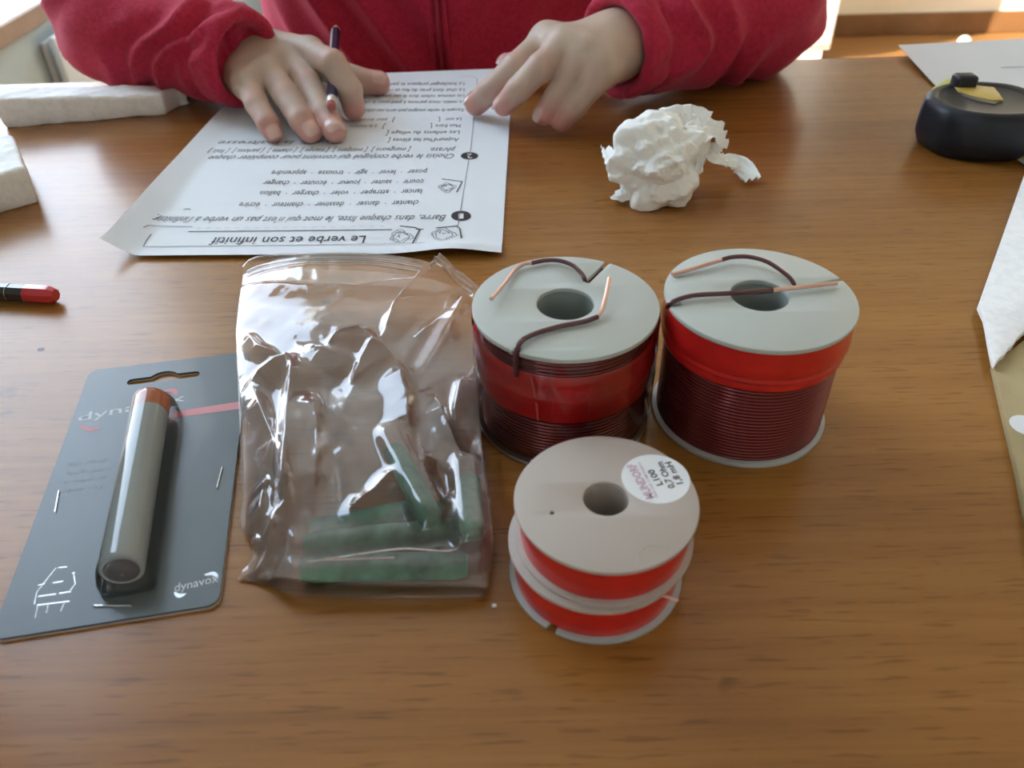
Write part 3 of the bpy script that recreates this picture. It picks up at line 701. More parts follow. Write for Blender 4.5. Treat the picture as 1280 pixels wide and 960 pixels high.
# print
def CT(body, a, b_, h, m, bold=0, name='printed_text', shear=0):
    return text_obj(name, body, m, card, CL(*a), CL(*b_), h, .00006, shear, bold)
CT('dynavox', (97, 527), (231, 501), .0050, 'print_white', .002, 'logo')
CT('dynavox', (218, 740), (273, 727), .0034, 'print_white', .0, 'logo')
def flatpoly(name, pts, m, z=.00165):
    return mesh_obj(name, [(CL(*p).x, CL(*p).y, z) for p in pts], [tuple(range(len(pts)))], m, card, False)
flatpoly('pink_stripe', [(215, 515), (300, 502), (301, 511), (214, 523)], 'print_pink')
def swoosh(name, pts, w_, m):
    c_ = smooth_path([CL(*p) for p in pts], 6); V = []; n = len(c_)
    for i, p in enumerate(c_):
        t_ = (c_[min(i+1, n-1)]-c_[max(i-1, 0)]).normalized(); nn = Vector((-t_.y, t_.x, 0))*w_*math.sin(PI*(i+.2)/(n-.6))
        V += [(p.x+nn.x, p.y+nn.y, .00166), (p.x-nn.x, p.y-nn.y, .00166)]
    mesh_obj(name, V, [(2*i, 2*i+1, 2*i+3, 2*i+2) for i in range(n-1)], m, card, False)
swoosh('logo_swoosh', [(205, 489), (216, 488), (221, 495)], .0012, 'print_pink'); swoosh('logo_swoosh', [(99, 531), (112, 537), (128, 534)], .0010, 'print_pink')
swoosh('logo_swoosh', [(255, 719), (267, 717), (273, 724)], .0007, 'emboss_silver'); swoosh('logo_swoosh', [(218, 740), (224, 745), (233, 742)], .0007, 'emboss_silver')
for k, (bd, x0_, x1_) in enumerate((('Reflow Solder', 84, 134), ('Made for audio use', 82, 137), ('rosin core wire', 79, 132), ('0,8 mm   40 g', 77, 128))):
    CT(bd, (x0_, 583+11*k), (x1_, 576+11*k), .0017, 'print_dim')
for ln in (((73, 710), (84, 709)), ((48, 732), (56, 730)), ((66, 729), (79, 727)), ((48, 746), (70, 743)), ((74, 742), (89, 740)), ((90, 717), (94, 716)), ((46, 757), (87, 752))):
    p, q = CL(*ln[0]), CL(*ln[1]); Bm().tube([p, q], .00035, 6, flat=.4).build('embossed_mark', 'emboss_silver', card)
for ln in (((43, 755), (46, 740), (70, 710)), ((92, 716), (94, 730), (88, 738)), ((44, 772), (47, 758)), ((58, 766), (60, 756)), ((76, 764), (80, 754))):
    Bm().tube([CL(*q) for q in ln], .0002, 6, flat=.4).build('embossed_mark', 'emboss_silver', card)

# ------------------------------------------------------------------ green wirewound resistors in the bag
def resistor(a, b_, za, zb, r_, label, leads):
    A, B = P(*a, za), P(*b_, zb); d = B-A; L = d.length; o = empty('resistor', tuple(A)); tag(o, label, 'resistor', 'green resistors in the clear bag')
    d.normalize(); n = 14; pts = [d*(L*i/n) for i in range(n+1)]; rr = random.Random(int(a[0]))
    rads = [r_*(.80 if i in (0, n) else 1)*(1+rr.uniform(-.03, .03)) for i in range(n+1)]
    Bm().tube(pts, rads, 24).build('resistor_body', 'resistor_green', o, ang=50)
    for ln in leads:
        q = [P(*x)-A for x in ln]; Bm().tube(smooth_path(q, 6), .00038, 8).build('lead_wire', 'lead_steel', o)
    return o
resistor((378, 711), (584, 706), .0046, .0046, .0044, 'green resistor nearest the viewer along the bottom seam of the bag', [[(380, 716, .0046), (383, 705, .008), (400, 701, .0098), (493, 697, .0100)]])
resistor((382, 681), (588, 662), .0060, .0070, .0044, 'green resistor lying just behind the front one, with a long thin lead', [[(386, 702, .0092), (430, 696, .0104), (503, 686, .0108), (560, 689, .0104), (577, 680, .0104), (575, 671, .010)]])
resistor((388, 664), (540, 636), .0048, .0048, .0042, 'green resistor at the back of the bag, mostly behind the others', [])
resistor((492, 562), (541, 654), .0120, .0128, .0040, 'green resistor leaning diagonally over the others', [])
resistor((585, 598), (592, 668), .0115, .0105, .0042, 'short looking green resistor standing at the right side of the bag', [])
resistor((520, 648), (588, 628), .0048, .0050, .0040, 'dark green resistor under the leaning one, half hidden', [])

# ------------------------------------------------------------------ clear zip bag
def side(pts, n):
    q = smooth_path([P(*p) for p in pts], 12); L = [0]
    for i in range(1, len(q)): L.append(L[-1]+(q[i]-q[i-1]).length)
    out = []
    for k in range(n+1):
        t_ = L[-1]*k/n; i = max(0, min(len(q)-2, next((j for j in range(1, len(L)) if L[j] >= t_-1e-9), len(L)-1)-1)); f_ = (t_-L[i])/(L[i+1]-L[i]+1e-12)
        out.append(np.array(q[i].lerp(q[i+1], f_)))
    return np.array(out)
NU, NV = 190, 250
bot = side([(296, 724, .001), (330, 730, .001), (370, 743, .001), (450, 746, .001), (540, 746, .001), (608, 745, .001)], NU)
top = side([(303, 330, .020), (345, 318, .023), (450, 316, .026), (540, 325, .028), (598, 347, .028)], NU)
lef = side([(296, 724, .001), (318, 690, .002), (300, 656, .004), (303, 620, .004), (301, 580, .006), (297, 490, .010), (293, 400, .016), (303, 330, .020)], NV)
rig = side([(608, 745, .001), (616, 690, .003), (614, 640, .006), (606, 580, .010), (598, 500, .015), (595, 420, .022), (598, 347, .028)], NV)
U_, V_ = np.meshgrid(np.linspace(0, 1, NU+1), np.linspace(0, 1, NV+1), indexing='xy')
G = ((1-V_)[..., None]*bot[None]+V_[..., None]*top[None]+(1-U_)[..., None]*lef[:, None]+U_[..., None]*rig[:, None]
     - (((1-U_)*(1-V_))[..., None]*bot[0]+(U_*(1-V_))[..., None]*bot[-1]+((1-U_)*V_)[..., None]*top[0]+(U_*V_)[..., None]*top[-1]))
def seg_dist(X, Y, pl):
    d = np.full(X.shape, 9.); side_ = np.zeros(X.shape); tpar = np.zeros(X.shape)
    n = len(pl)-1
    for i in range(n):
        a, b_ = pl[i], pl[i+1]; ab = b_-a; L2 = (ab**2).sum(); t_ = np.clip(((X-a[0])*ab[0]+(Y-a[1])*ab[1])/L2, 0, 1)
        dx, dy = X-a[0]-t_*ab[0], Y-a[1]-t_*ab[1]; dd = np.hypot(dx, dy); m_ = dd < d
        side_ = np.where(m_, np.sign(ab[0]*dy-ab[1]*dx), side_); tpar = np.where(m_, (i+t_)/n, tpar); d = np.minimum(d, dd)
    return d, side_, tpar
def ridged(X, Y, seed, freq, amp, n=9):
    r = np.random.RandomState(seed); Z = 0
    for k in range(n):
        a = r.uniform(0, PI); f_ = freq*r.uniform(.6, 1.6); ph = r.uniform(0, 1)
        q = (X*math.cos(a)+Y*math.sin(a)+.006*np.sin((X*math.sin(a)-Y*math.cos(a))*freq*3.1+k))*f_+ph
        w_ = .5+.5*np.sin((X*math.sin(a+.7)-Y*math.cos(a+.7))*freq*2.3+k*2)
        Z = Z+amp/n*2*(np.abs((q % 1)-.5)-.25)*w_*2
    return Z
def bag_sheet(z_base, seed, ridges, amp, puff):
    X, Y, Z = G[..., 0], G[..., 1], G[..., 2].copy()
    wgt = np.clip(np.minimum(np.minimum(U_, 1-U_), np.minimum(V_, (1-V_)*1.6))/.10, 0, 1)**.7
    Zc = Z*z_base+puff*np.sin(PI*U_)**.6*np.clip(V_/.12, 0, 1)**.8*(1-.55*V_)
    Zc = Zc+wgt*ridged(X, Y, seed, 26, amp)+wgt*ridged(X, Y, seed+5, 70, amp*.22)
    for pl, h_, w1, w2 in ridges:
        q = np.array([list(P(x, y, .014)[:2]) for x, y in pl]); d, s_, t_ = seg_dist(X, Y, q)
        wd = np.where(s_ > 0, w1, w2); Zc = Zc+h_*np.clip(1-d/wd, 0, 1)**1.15*np.clip(np.sin(PI*(t_*.92+.04))*1.7, 0, 1)
    return X, Y, Zc*np.clip(V_/.014, 0.03, 1)**.6+.0008
RG = [([(486, 430), (506, 407), (534, 381), (573, 343)], .0075, .0030, .011),
      ([(408, 455), (430, 441), (455, 438), (478, 457), (497, 472)], .0060, .0035, .012),
      ([(561, 440), (575, 425), (594, 398)], .0075, .009, .004),
      ([(314, 477), (348, 462), (369, 459)], .0050, .004, .012),
      ([(369, 459), (366, 490), (360, 530), (357, 600), (357, 640)], .0060, .011, .004),
      ([(313, 478), (330, 520), (343, 550), (356, 600), (358, 630)], .0045, .004, .009),
      ([(357, 630), (335, 665), (318, 700), (296, 722)], .0060, .006, .005),
      ([(303, 655), (325, 658), (345, 650)], .0035, .004, .006),
      ([(500, 470), (512, 510), (512, 545)], .0035, .003, .010),
      ([(443, 492), (458, 470), (475, 455)], .0050, .003, .008),
      ([(567, 530), (573, 500), (579, 480)], .0040, .003, .008),
      ([(586, 582), (600, 610), (614, 636)], .0035, .003, .007),
      ([(300, 345), (340, 336), (400, 332)], .0035, .002, .005),
      ([(300, 365), (380, 381), (450, 387), (540, 378), (600, 368)], .0030, .003, .010),
      ([(505, 610), (520, 595), (540, 570)], .0040, .006, .006),
      ([(330, 590), (325, 610), (322, 640)], .0030, .003, .006),
      ([(385, 445), (420, 462), (450, 470)], .0040, .002, .008), ([(520, 440), (560, 425), (595, 405)], .0035, .002, .008),
      ([(395, 500), (400, 560), (392, 620)], .0040, .003, .012), ([(440, 640), (470, 620), (500, 590)], .0045, .005, .006),
      ([(545, 500), (570, 560), (600, 600)], .0035, .002, .010), ([(310, 420), (325, 440), (345, 450)], .0030, .002, .006)]
def grid_faces(nu, nv): 
    i, j = np.meshgrid(np.arange(nu), np.arange(nv)); a = (j*(nu+1)+i).ravel(); return np.stack([a, a+1, a+nu+2, a+nu+1], 1)
bo = empty('zip_bag', (0, 0, 0)); tag(bo, 'clear crumpled plastic zip bag holding green resistors', 'bag')
X, Y, Z = bag_sheet(.78, 3, RG, .0026, .0100)
# the film drapes over what it holds
HOLD = (((378, 712), (584, 707), .0106, .0066), ((382, 681), (588, 662), .0126, .0062), ((388, 664), (540, 636), .0100, .006), ((492, 560), (541, 652), .0182, .0058), ((585, 596), (592, 668), .0168, .0058))
def drape(Z, grow):
    for (ax0, ay0), (bx0, by0), hh, rr in HOLD:
        q = np.array([list(P(ax0, ay0, hh*.5)[:2]), list(P(bx0, by0, hh*.5)[:2])]); d, _, _ = seg_dist(X, Y, q); rr = rr*grow
        Z = np.maximum(Z, hh*np.clip(1.15-(d/rr)**2*.45, 0, 1)*(d < rr*1.6))
    return Z
Z0 = Z.copy(); Z = drape(Z, 1.25)
for it in range(14):
    Zs = Z.copy(); Zs[1:-1, 1:-1] = (Z[:-2, 1:-1]+Z[2:, 1:-1]+Z[1:-1, :-2]+Z[1:-1, 2:])/4; Z = Zs
Z = drape(np.where(Z > Z0, Z, Z0), .80)+ridged(X, Y, 21, 60, .0012)*np.clip(1-V_/.45, 0, 1)*np.clip(V_/.05, 0, 1)
fast_mesh('front_film', np.stack([X, Y, Z], -1).reshape(-1, 3), grid_faces(NU, NV), 'bag_film', bo)
X2, Y2, Z2 = bag_sheet(.6, 11, RG[13:14], .0015, 0)
Z2 = np.minimum(Z2, np.maximum(G[..., 2]*.75*np.clip((V_-.35)/.65, 0, 1)**1.5, 0)+.0006+.0012*(V_ > .03)); Z2 = np.maximum(Z2, .0003)
fast_mesh('back_film', np.stack([X2, Y2, Z2], -1).reshape(-1, 3), grid_faces(NU, NV), 'bag_film', bo)
for k, v0 in enumerate((.955, .975)):
    j = int(v0*NV); pts = [(X[j, i], Y[j, i], Z[j, i]+.0006) for i in range(4, NU-3, 4)]
    Bm().tube(pts, .0006, 6).build('zip_strip', 'bag_film', bo)
pts = [(G[-1, i, 0], G[-1, i, 1], Z[-1, i]) for i in range(0, NU+1, 5)]
Bm().tube(pts, .0004, 6).build('zip_strip', 'bag_film', bo)

# ------------------------------------------------------------------ foam blocks
def poly_sdf(X, Y, poly):
    n = len(poly); d = np.full(X.shape, 1e9); s_ = np.ones(X.shape)
    for i in range(n):
        a, b_ = poly[i], poly[(i+1) % n]; ex_, ey_ = b_[0]-a[0], b_[1]-a[1]; wx, wy = X-a[0], Y-a[1]
        t_ = np.clip((wx*ex_+wy*ey_)/(ex_*ex_+ey_*ey_), 0, 1); d = np.minimum(d, (wx-ex_*t_)**2+(wy-ey_*t_)**2)
        c1, c2_, c3_ = Y >= a[1], Y < b_[1], ex_*wy > ey_*wx
        s_ = np.where((c1 & c2_ & c3_) | (~c1 & ~c2_ & ~c3_), -s_, s_)
    return s_*np.sqrt(d)
def lump(Q, f_, seed):
    return (np.sin(Q[..., 0]*f_+seed)*np.sin(Q[..., 1]*f_*1.13+seed*2)+np.sin(Q[..., 1]*f_*.7+Q[..., 2]*f_*1.4+seed*3)*np.sin(Q[..., 0]*f_*.83-Q[..., 2]*f_))*.5
def foam_block(name, label, poly, top, seed, h=.0013, rnd=.0018):
    """rough block cut from polystyrene: polygon footprint, sloping top(x, y), worn edges"""
    c_ = np.mean(np.array(poly), axis=0); pl = [(a-c_[0], b_-c_[1]) for a, b_ in poly]
    def fn(Q):
        x, y, z = Q[..., 0], Q[..., 1], Q[..., 2]
        a = poly_sdf(x, y, pl)+rnd+.0016*np.clip((.006-z)/.006, 0, 1)*(.6+.6*np.sin(x*90+seed)*np.sin(x*210)); zt = top(x+c_[0], y+c_[1])
        b_ = np.maximum(z-zt+rnd, -z+rnd*.3)
        out = np.minimum(np.maximum(a, b_), 0)+np.sqrt(np.maximum(a, 0)**2+np.maximum(b_, 0)**2)-rnd
        return (out+.00045*lump(Q, 420, seed)+.0006*lump(Q, 130, seed)).astype(np.float32)
    m_ = np.array(pl); hz = max(top(a, b_) for a, b_ in poly)+.003
    V, F = surfnet(fn, (m_[:, 0].min()-.004, m_[:, 1].min()-.004, -.002), (m_[:, 0].max()+.004, m_[:, 1].max()+.004, hz), h)
    V = relax(V, F, 1, .4); V[:, 2] = np.maximum(V[:, 2], .0002); o = fast_mesh(name, V, F, 'foam'); o.location = (c_[0], c_[1], 0)
    tag(o, label, 'foam block', 'white polystyrene pieces'); return o
f1 = [P(6, 161)[:2], P(208, 144)[:2], P(225, 134)[:2], P(232, 104, .015)[:2], P(-3, 110, .021)[:2]]
foam_block('foam_block', 'long white polystyrene bar in front of the red sleeve on the left', f1, lambda x, y: .0215+(-.0068)*np.clip((x+.358)/.115, 0, 1.1), 3)
f2 = [P(-95, 285)[:2], P(-50, 284)[:2], P(49, 253)[:2], P(16, 168, .022)[:2], P(-80, 172, .022)[:2]]
foam_block('foam_block', 'white polystyrene block cut off by the left edge, in front of the long bar', f2, lambda x, y: .022+0*x, 9)
so_ = [(1223, 381), (1226, 388), (1230, 396), (1233, 410), (1236, 428), (1241, 452), (1244, 455), (1251, 446), (1256, 443), (1262, 434), (1266, 432), (1272, 422), (1282, 413), (1345, 380), (1345, 130), (1296, 166), (1262, 262)]
so_ = [P(x, y, .007) for x, y in so_[:13]]+[Vector((.300, .300, .007)), Vector((.395, .365, .007)), Vector((.388, .480, .007)), Vector((.330, .478, .007))]; sc_ = sum(so_, Vector())/len(so_)
slb = empty('foam_slab', (sc_.x, sc_.y, .0042)); tag(slb, 'thin bluish white slab with a torn corner lying on the tan cardboard at the right edge', 'foam slab')
plate('slab_sheet', [(q_.x-sc_.x, q_.y-sc_.y) for q_ in so_], [], 0, .003, 'foam', slb, .0005)
e_ = [P(1241, 454, .004), P(1260, 440, .004), P(1285, 420, .004), Vector((.300, .330, .004)), Vector((.340, .200, .004)), Vector((.335, .130, .004)), P(1300, 740, .004), P(1273, 590, .004), P(1256, 520, .004)]
ec = sum(e_, Vector())/len(e_)
bk = empty('kraft_card', (ec.x, ec.y, 0)); tag(bk, 'tan kraft coloured cardboard piece at the right edge under the white slab', 'cardboard')
plate('card_sheet', [(p.x-ec.x, p.y-ec.y) for p in e_][::-1], [], 0, .004, 'kraft', bk, .0008)
p = P(1284, 531, .0045)
mesh_obj('round_sticker', [(p.x-ec.x+.006*math.cos(a), p.y-ec.y+.006*math.sin(a), .00415) for a in np.linspace(0, 2*PI, 33)[:-1]], [tuple(range(32))], 'label_white', bk, False)
cr_ = P(618, 758); Bm().box(-.0007, .0007, -.0006, .0006, 0, .0008, .0002, 1).build('foam_crumb', 'foam', None, (cr_.x, cr_.y, 0))
tag(COL.objects[-1], 'tiny white polystyrene crumb on the wood below the bag', 'crumb')

# ------------------------------------------------------------------ pens
def lathe_x(prof, n=6, rot0=0):
    V, F = [], []; m_ = len(prof)
    for x, r_ in prof:
        for k in range(n): a = 2*PI*k/n+rot0; V.append((x, r_*math.cos(a), r_*math.sin(a)))
    for i in range(m_-1):
        for k in range(n): F.append((i*n+k, i*n+(k+1) % n, (i+1)*n+(k+1) % n, (i+1)*n+k))
    F.append(tuple(range(n))[::-1]); F.append(tuple((m_-1)*n+k for k in range(n))); return V, F
a_, b_ = P(-60, 361, .0045), P(70, 369, .0045); d = (b_-a_)
pn = empty('pencil', (b_.x, b_.y, .0045), math.atan2(d.y, d.x)); tag(pn, 'black pencil with a red end lying on the table at the left edge', 'pencil')
v_, f_ = lathe_x([(-.150, .0042), (-.0155, .0042)], 8, .39); q = Bm().raw(v_, f_).build('barrel', 'pencil_black', pn, smooth=False)
v_, f_ = lathe_x([(-.0242, .00435), (-.0239, .00435)], 24); Bm().raw(v_, f_).build('ring', 'staple_steel', q)
v_, f_ = lathe_x([(-.0155, .0042), (-.0148, .0045), (-.004, .0045), (-.0022, .0042), (0, .0030)], 8, .39); Bm().raw(v_, f_).build('red_end', 'red_lacquer', pn, ang=25)

# ------------------------------------------------------------------ tape measure
tl, tn = P(1147, 165), P(1190, 203)
TH = .034
tm_c = P(1225, 175, 0)
tm = empty('tape_measure', (tm_c.x, tm_c.y, 0)); tag(tm, 'black rubber tape measure with yellow label lying on the paper at the right', 'tape measure')
outl = [Vector((x, y, 0)) for x, y in ((.263, .500), (.2665, .479), (.279, .467), (.298, .462), (.320, .465), (.335, .480), (.337, .505), (.328, .522), (.306, .529), (.287, .526), (.271, .515))]
ol = [Vector((p.x-tm_c.x, p.y-tm_c.y, 0)) for p in outl]
ol = smooth_path(ol+[ol[0]], 6)[:-1]
def ring_body(prof, scale_c=(0, 0)):
    V, F = [], []; n = len(ol)
    cen = sum(ol, Vector())/n
    for s_, z_ in prof:
        for p in ol: q = cen+(p-cen)*s_; V.append((q.x, q.y, z_))
    for i in range(len(prof)-1):
        for k in range(n): F.append((i*n+k, i*n+(k+1) % n, (i+1)*n+(k+1) % n, (i+1)*n+k))
    F.append(tuple(range(n))[::-1]); F.append(tuple((len(prof)-1)*n+k for k in range(n))); return V, F, cen
v_, f_, cen = ring_body([(.80, .0), (.88, .0008), (.94, .004), (.995, .009), (1.0, .012), (.995, .020), (.985, .0250), (.955, .0282), (.91, .0297), (.86, .0303), (.80, .0300), (.76, .0296), (.735, .0290), (.71, .0288), (.3, .0288), (.05, .0288)])
bd = Bm().raw(v_, f_).build('rubber_case', 'tape_black', tm, ang=50)
def TMp(px, py, z): p = P(px, py, z); return (p.x-tm_c.x, p.y-tm_c.y)
lab = [TMp(x, y, .029) for x, y in ((1193, 109), (1206, 106), (1242, 110), (1249, 118), (1254, 126), (1240, 126), (1215, 121), (1198, 115))]
plate('yellow_label', lab[::-1], [], .0285, .0296, 'tape_yellow', tm, .0002)
lab = [TMp(x, y, .029) for x, y in ((1197, 113), (1215, 120), (1239, 127), (1250, 127), (1243, 131), (1222, 127), (1205, 121))]
plate('grey_label', lab[::-1], [], .0285, .0294, 'tape_print', tm, .0002)
bx, by = TMp(1208, 98, .034)
Bm().box(bx-.007, bx+.007, by-.004, by+.007, .024, .0362, .0025, 3).build('lock_button', 'tape_black', tm)
yl = [TMp(x, y, .0265) for x, y in ((1160, 119), (1166, 111), (1182, 101), (1194, 99), (1188, 110), (1168, 120))]
plate('lime_side', yl[::-1], [], .018, .0278, 'tape_lime', tm, .0006)
q = [TMp(1276, 190, .006), TMp(1320, 176, .006)]
Bm().box(-.001, .04, -.0006, .0006, .002, .018).build('steel_blade', 'tape_yellow', tm, (q[0][0], q[0][1], 0))

# ------------------------------------------------------------------ crumpled tissue
def crumple(Q, seed, freq, n=10):
    r = np.random.RandomState(seed); Z = np.zeros(Q.shape[:-1])
    for k in range(n):
        v = r.normal(size=3); v /= np.linalg.norm(v); f_ = freq*r.uniform(.6, 1.7); Z += np.abs(((Q@v)*f_+r.uniform()) % 1-.5)-.25
    return Z/math.sqrt(n)*1.6
tc_ = P(826, 203, .019)
bm = bmesh.new(); bmesh.ops.create_icosphere(bm, subdivisions=6, radius=1)
co = np.array([v.co[:] for v in bm.verts])
S_ = co*np.array([.0240, .0215, .0190])
dsp = crumple(co, 4, .9, 7)*.0105+crumple(co, 8, 2.2, 8)*.0052+crumple(co, 12, 6, 8)*.0013
# lobes of the silhouette: (direction, reach, sharpness)
for v, h_, k in (((-.55, -.1, .75), .012, 9), ((.1, .2, 1), .007, 5), ((.85, .1, .62), .014, 14), ((-.95, -.25, .1), .009, 14), ((-.5, -.8, -.55), .010, 18), ((.45, -.7, -.62), .007, 18), ((-.15, -.9, -.7), .004, 12), ((.75, -.35, .25), -.010, 7)):
    v = np.array(v)/np.linalg.norm(v); dsp += h_*np.exp((co@v-1)*k)
S_ = S_+co*dsp[:, None]*.72; S_[:, 2] += .0175; S_[:, 2] = np.where(S_[:, 2] < .0005, .0005+.02*np.abs(S_[:, 2]), S_[:, 2])
tis = empty('tissue', (tc_.x, tc_.y, 0)); tag(tis, 'crumpled white paper tissue ball with a loose tail, beyond the two tall spools', 'tissue')
for v, s_ in zip(bm.verts, S_): v.co = s_
q = Bm(); q.b.free(); q.b = bm
def petal(pts, width, seed, th=.0005, fold=.004):
    pts = smooth_path([P(p[0], p[1], p[2]*.66)-Vector((tc_.x, tc_.y, 0)) for p in pts], 10); n = len(pts); m_ = 14; V, F = [], []; rr = np.random.RandomState(seed)
    for i, p in enumerate(pts):
        t_ = (pts[min(i+1, n-1)]-pts[max(i-1, 0)]).normalized(); sd2 = t_.cross(Vector((.1, -.35, .93))).normalized(); nn = sd2.cross(t_).normalized()
        w_ = (width[0]+(width[1]-width[0])*i/(n-1))*1.12
        for j in range(m_+1):
            s = (j/m_-.5)*2; edge = 1+.10*noise.noise(Vector((i*.35, seed, s*2)))
            V.append(p+sd2*s*w_*edge+nn*(fold*abs(((s*1.3+i*.03+seed*.3) % 1)-.5)*2+.0012*noise.noise(Vector((i*.5, j*.5, seed)))))
    for i in range(n-1):
        for j in range(m_): a = i*(m_+1)+j; F.append((a, a+1, a+m_+2, a+m_+1))
    return V, F
for pts, wd, sd3 in (([(890, 178, .038), (893, 196, .026), (903, 205, .016), (922, 208, .009), (940, 227, .003)], (.0080, .0050), 1),
                     ([(862, 172, .050), (880, 164, .048), (905, 172, .040)], (.0090, .0085), 2),
                     ([(862, 170, .050), (866, 190, .036), (864, 213, .022)], (.008, .004), 3),
                     ([(846, 156, .056), (822, 157, .052), (797, 161, .044)], (.0085, .0045), 4),
                     ([(832, 152, .056), (858, 148, .056), (884, 158, .050)], (.0095, .0080), 9),
                     ([(790, 235, .014), (780, 243, .008), (772, 248, .002)], (.006, .004), 5),
                     ([(775, 205, .026), (768, 195, .026), (764, 190, .024)], (.008, .006), 6),
                     ([(850, 230, .012), (856, 238, .006), (859, 243, .002)], (.006, .004), 7)):
    v_, f_ = petal(pts, wd, sd3); q.raw(v_, f_)
q.build('tissue_ball', 'tissue', tis, ang=28)

# ------------------------------------------------------------------ person: one continuous body, garments and hair as its children
def A3(x, y, z): return np.array(P(x, y, z)[:])
EL, CL_ = np.array([-.290, .656, .0475]), A3(310, 76, .036)      # arm at the left of the picture
ER, CR_ = np.array([.186, .652, .051]), A3(766, 60, .044)       # arm at the right of the picture
SL, SR = np.array([-.235, .90, .17]), np.array([.115, .90, .17])
HANDS = []
def hand(W_, fore, mcps, fingers, thumb, pf):
    """returns a distance function; W_ wrist, fore a point inside the sleeve"""
    def fn(Q):
        d = rcone(Q, fore, W_, .026, .0225)
        for m_, r_ in mcps: d = smin(d, rcone(Q, W_, m_, .0150, r_), .012)
        for i in range(3): d = smin(d, rcone(Q, mcps[i][0], mcps[i+1][0], mcps[i][1]*.93, mcps[i+1][1]*.93), .006)
        d = smin(d, rcone(Q, pf[0], pf[1], pf[2], pf[3]), .010)
        out = d
        for ch in fingers:
            f_ = None
            for (a, ra), (b_, rb) in zip(ch[:-1], ch[1:]):
                s = rcone(Q, a, b_, ra, rb); f_ = s if f_ is None else smin(f_, s, .0022)
            out = np.minimum(out, smin(d, f_, .0050))
        f_ = None
        for (a, ra), (b_, rb) in zip(thumb[:-1], thumb[1:]):
            s = rcone(Q, a, b_, ra, rb); f_ = s if f_ is None else smin(f_, s, .004)
        return np.minimum(out, smin(d, f_, .010))
    return fn
def chain(pts, rs): return [(A3(*p), r) for p, r in zip(pts, rs)]
R1 = (.0092, .0090, .0083, .0074)
# hand at the left: flat on the sheet, index lifted over the pencil
L_f = [chain([(387, 66, .035), (416, 79, .0385), (437, 112, .0235), (442, 136, .0095)], (.0096, .0092, .0086, .0078)),
       chain([(360, 72, .030), (386, 106, .0240), (405, 143, .0140), (419, 164, .0085)], (.0098, .0092, .0086, .0078)),
       chain([(336, 90, .029), (358, 120, .0230), (377, 150, .0140), (388, 165, .0080)], (.0096, .0090, .0084, .0076)),
       chain([(310, 106, .0255), (321, 130, .0200), (335, 154, .0120), (341, 166, .0070)], (.0090, .0080, .0074, .0066))]
L_W = A3(306, 60, .031)
L_t = chain([(368, 66, .022), (410, 84, .0160), (444, 101, .0115), (473, 104, .0095)], (.012, .0105, .0100, .0088))
fL = hand(L_W, np.array([-.25, .640, .042]), [(L_f[0][0][0], .0105), (L_f[1][0][0], .0110), (L_f[2][0][0], .0108), (L_f[3][0][0], .0098)], L_f, L_t, (L_W+np.array([.002, -.010, -.004]), A3(302, 100, .022), .017, .014))
# hand at the right: arched on its fingertips
R_f = [chain([(684, 50, .050), (645, 84, .0385), (612, 114, .0210), (595, 130, .0100)], (.0100, .0092, .0086, .0082)),
       chain([(706, 58, .052), (676, 84, .0430), (648, 112, .0290), (630, 132, .0175)], (.0100, .0092, .0084, .0072)),
       chain([(730, 68, .049), (712, 96, .0370), (693, 124, .0230), (680, 144, .0130)], (.0098, .0088, .0080, .0072)),
       chain([(750, 84, .043), (739, 107, .0330), (717, 135, .0190), (701, 152, .0090)], (.0094, .0086, .0080, .0070))]
R_W = A3(768, 58, .045)
R_t = chain([(735, 58, .036), (692, 68, .0280), (656, 78, .0200), (634, 80, .0150)], (.012, .0105, .0092, .0078))
fR = hand(R_W, np.array([.135, .630, .050]), [(R_f[0][0][0], .0112), (R_f[1][0][0], .0116), (R_f[2][0][0], .0112), (R_f[3][0][0], .0102)], R_f, R_t, (R_W, R_f[3][0][0]+np.array([.003, .004, -.003]), .015, .011))
parts = []
for fn, lo_, hi_ in ((fL, (-.285, .495, -.002), (-.065, .675, .075)), (fR, (-.055, .485, -.002), (.165, .665, .085))):
    V, F = surfnet(fn, lo_, hi_, .00125); V = relax(V, F, 3, .5); V[:, 2] = np.maximum(V[:, 2], .0016); parts.append((V, F))
HC = np.array([-.06, .83, .40])
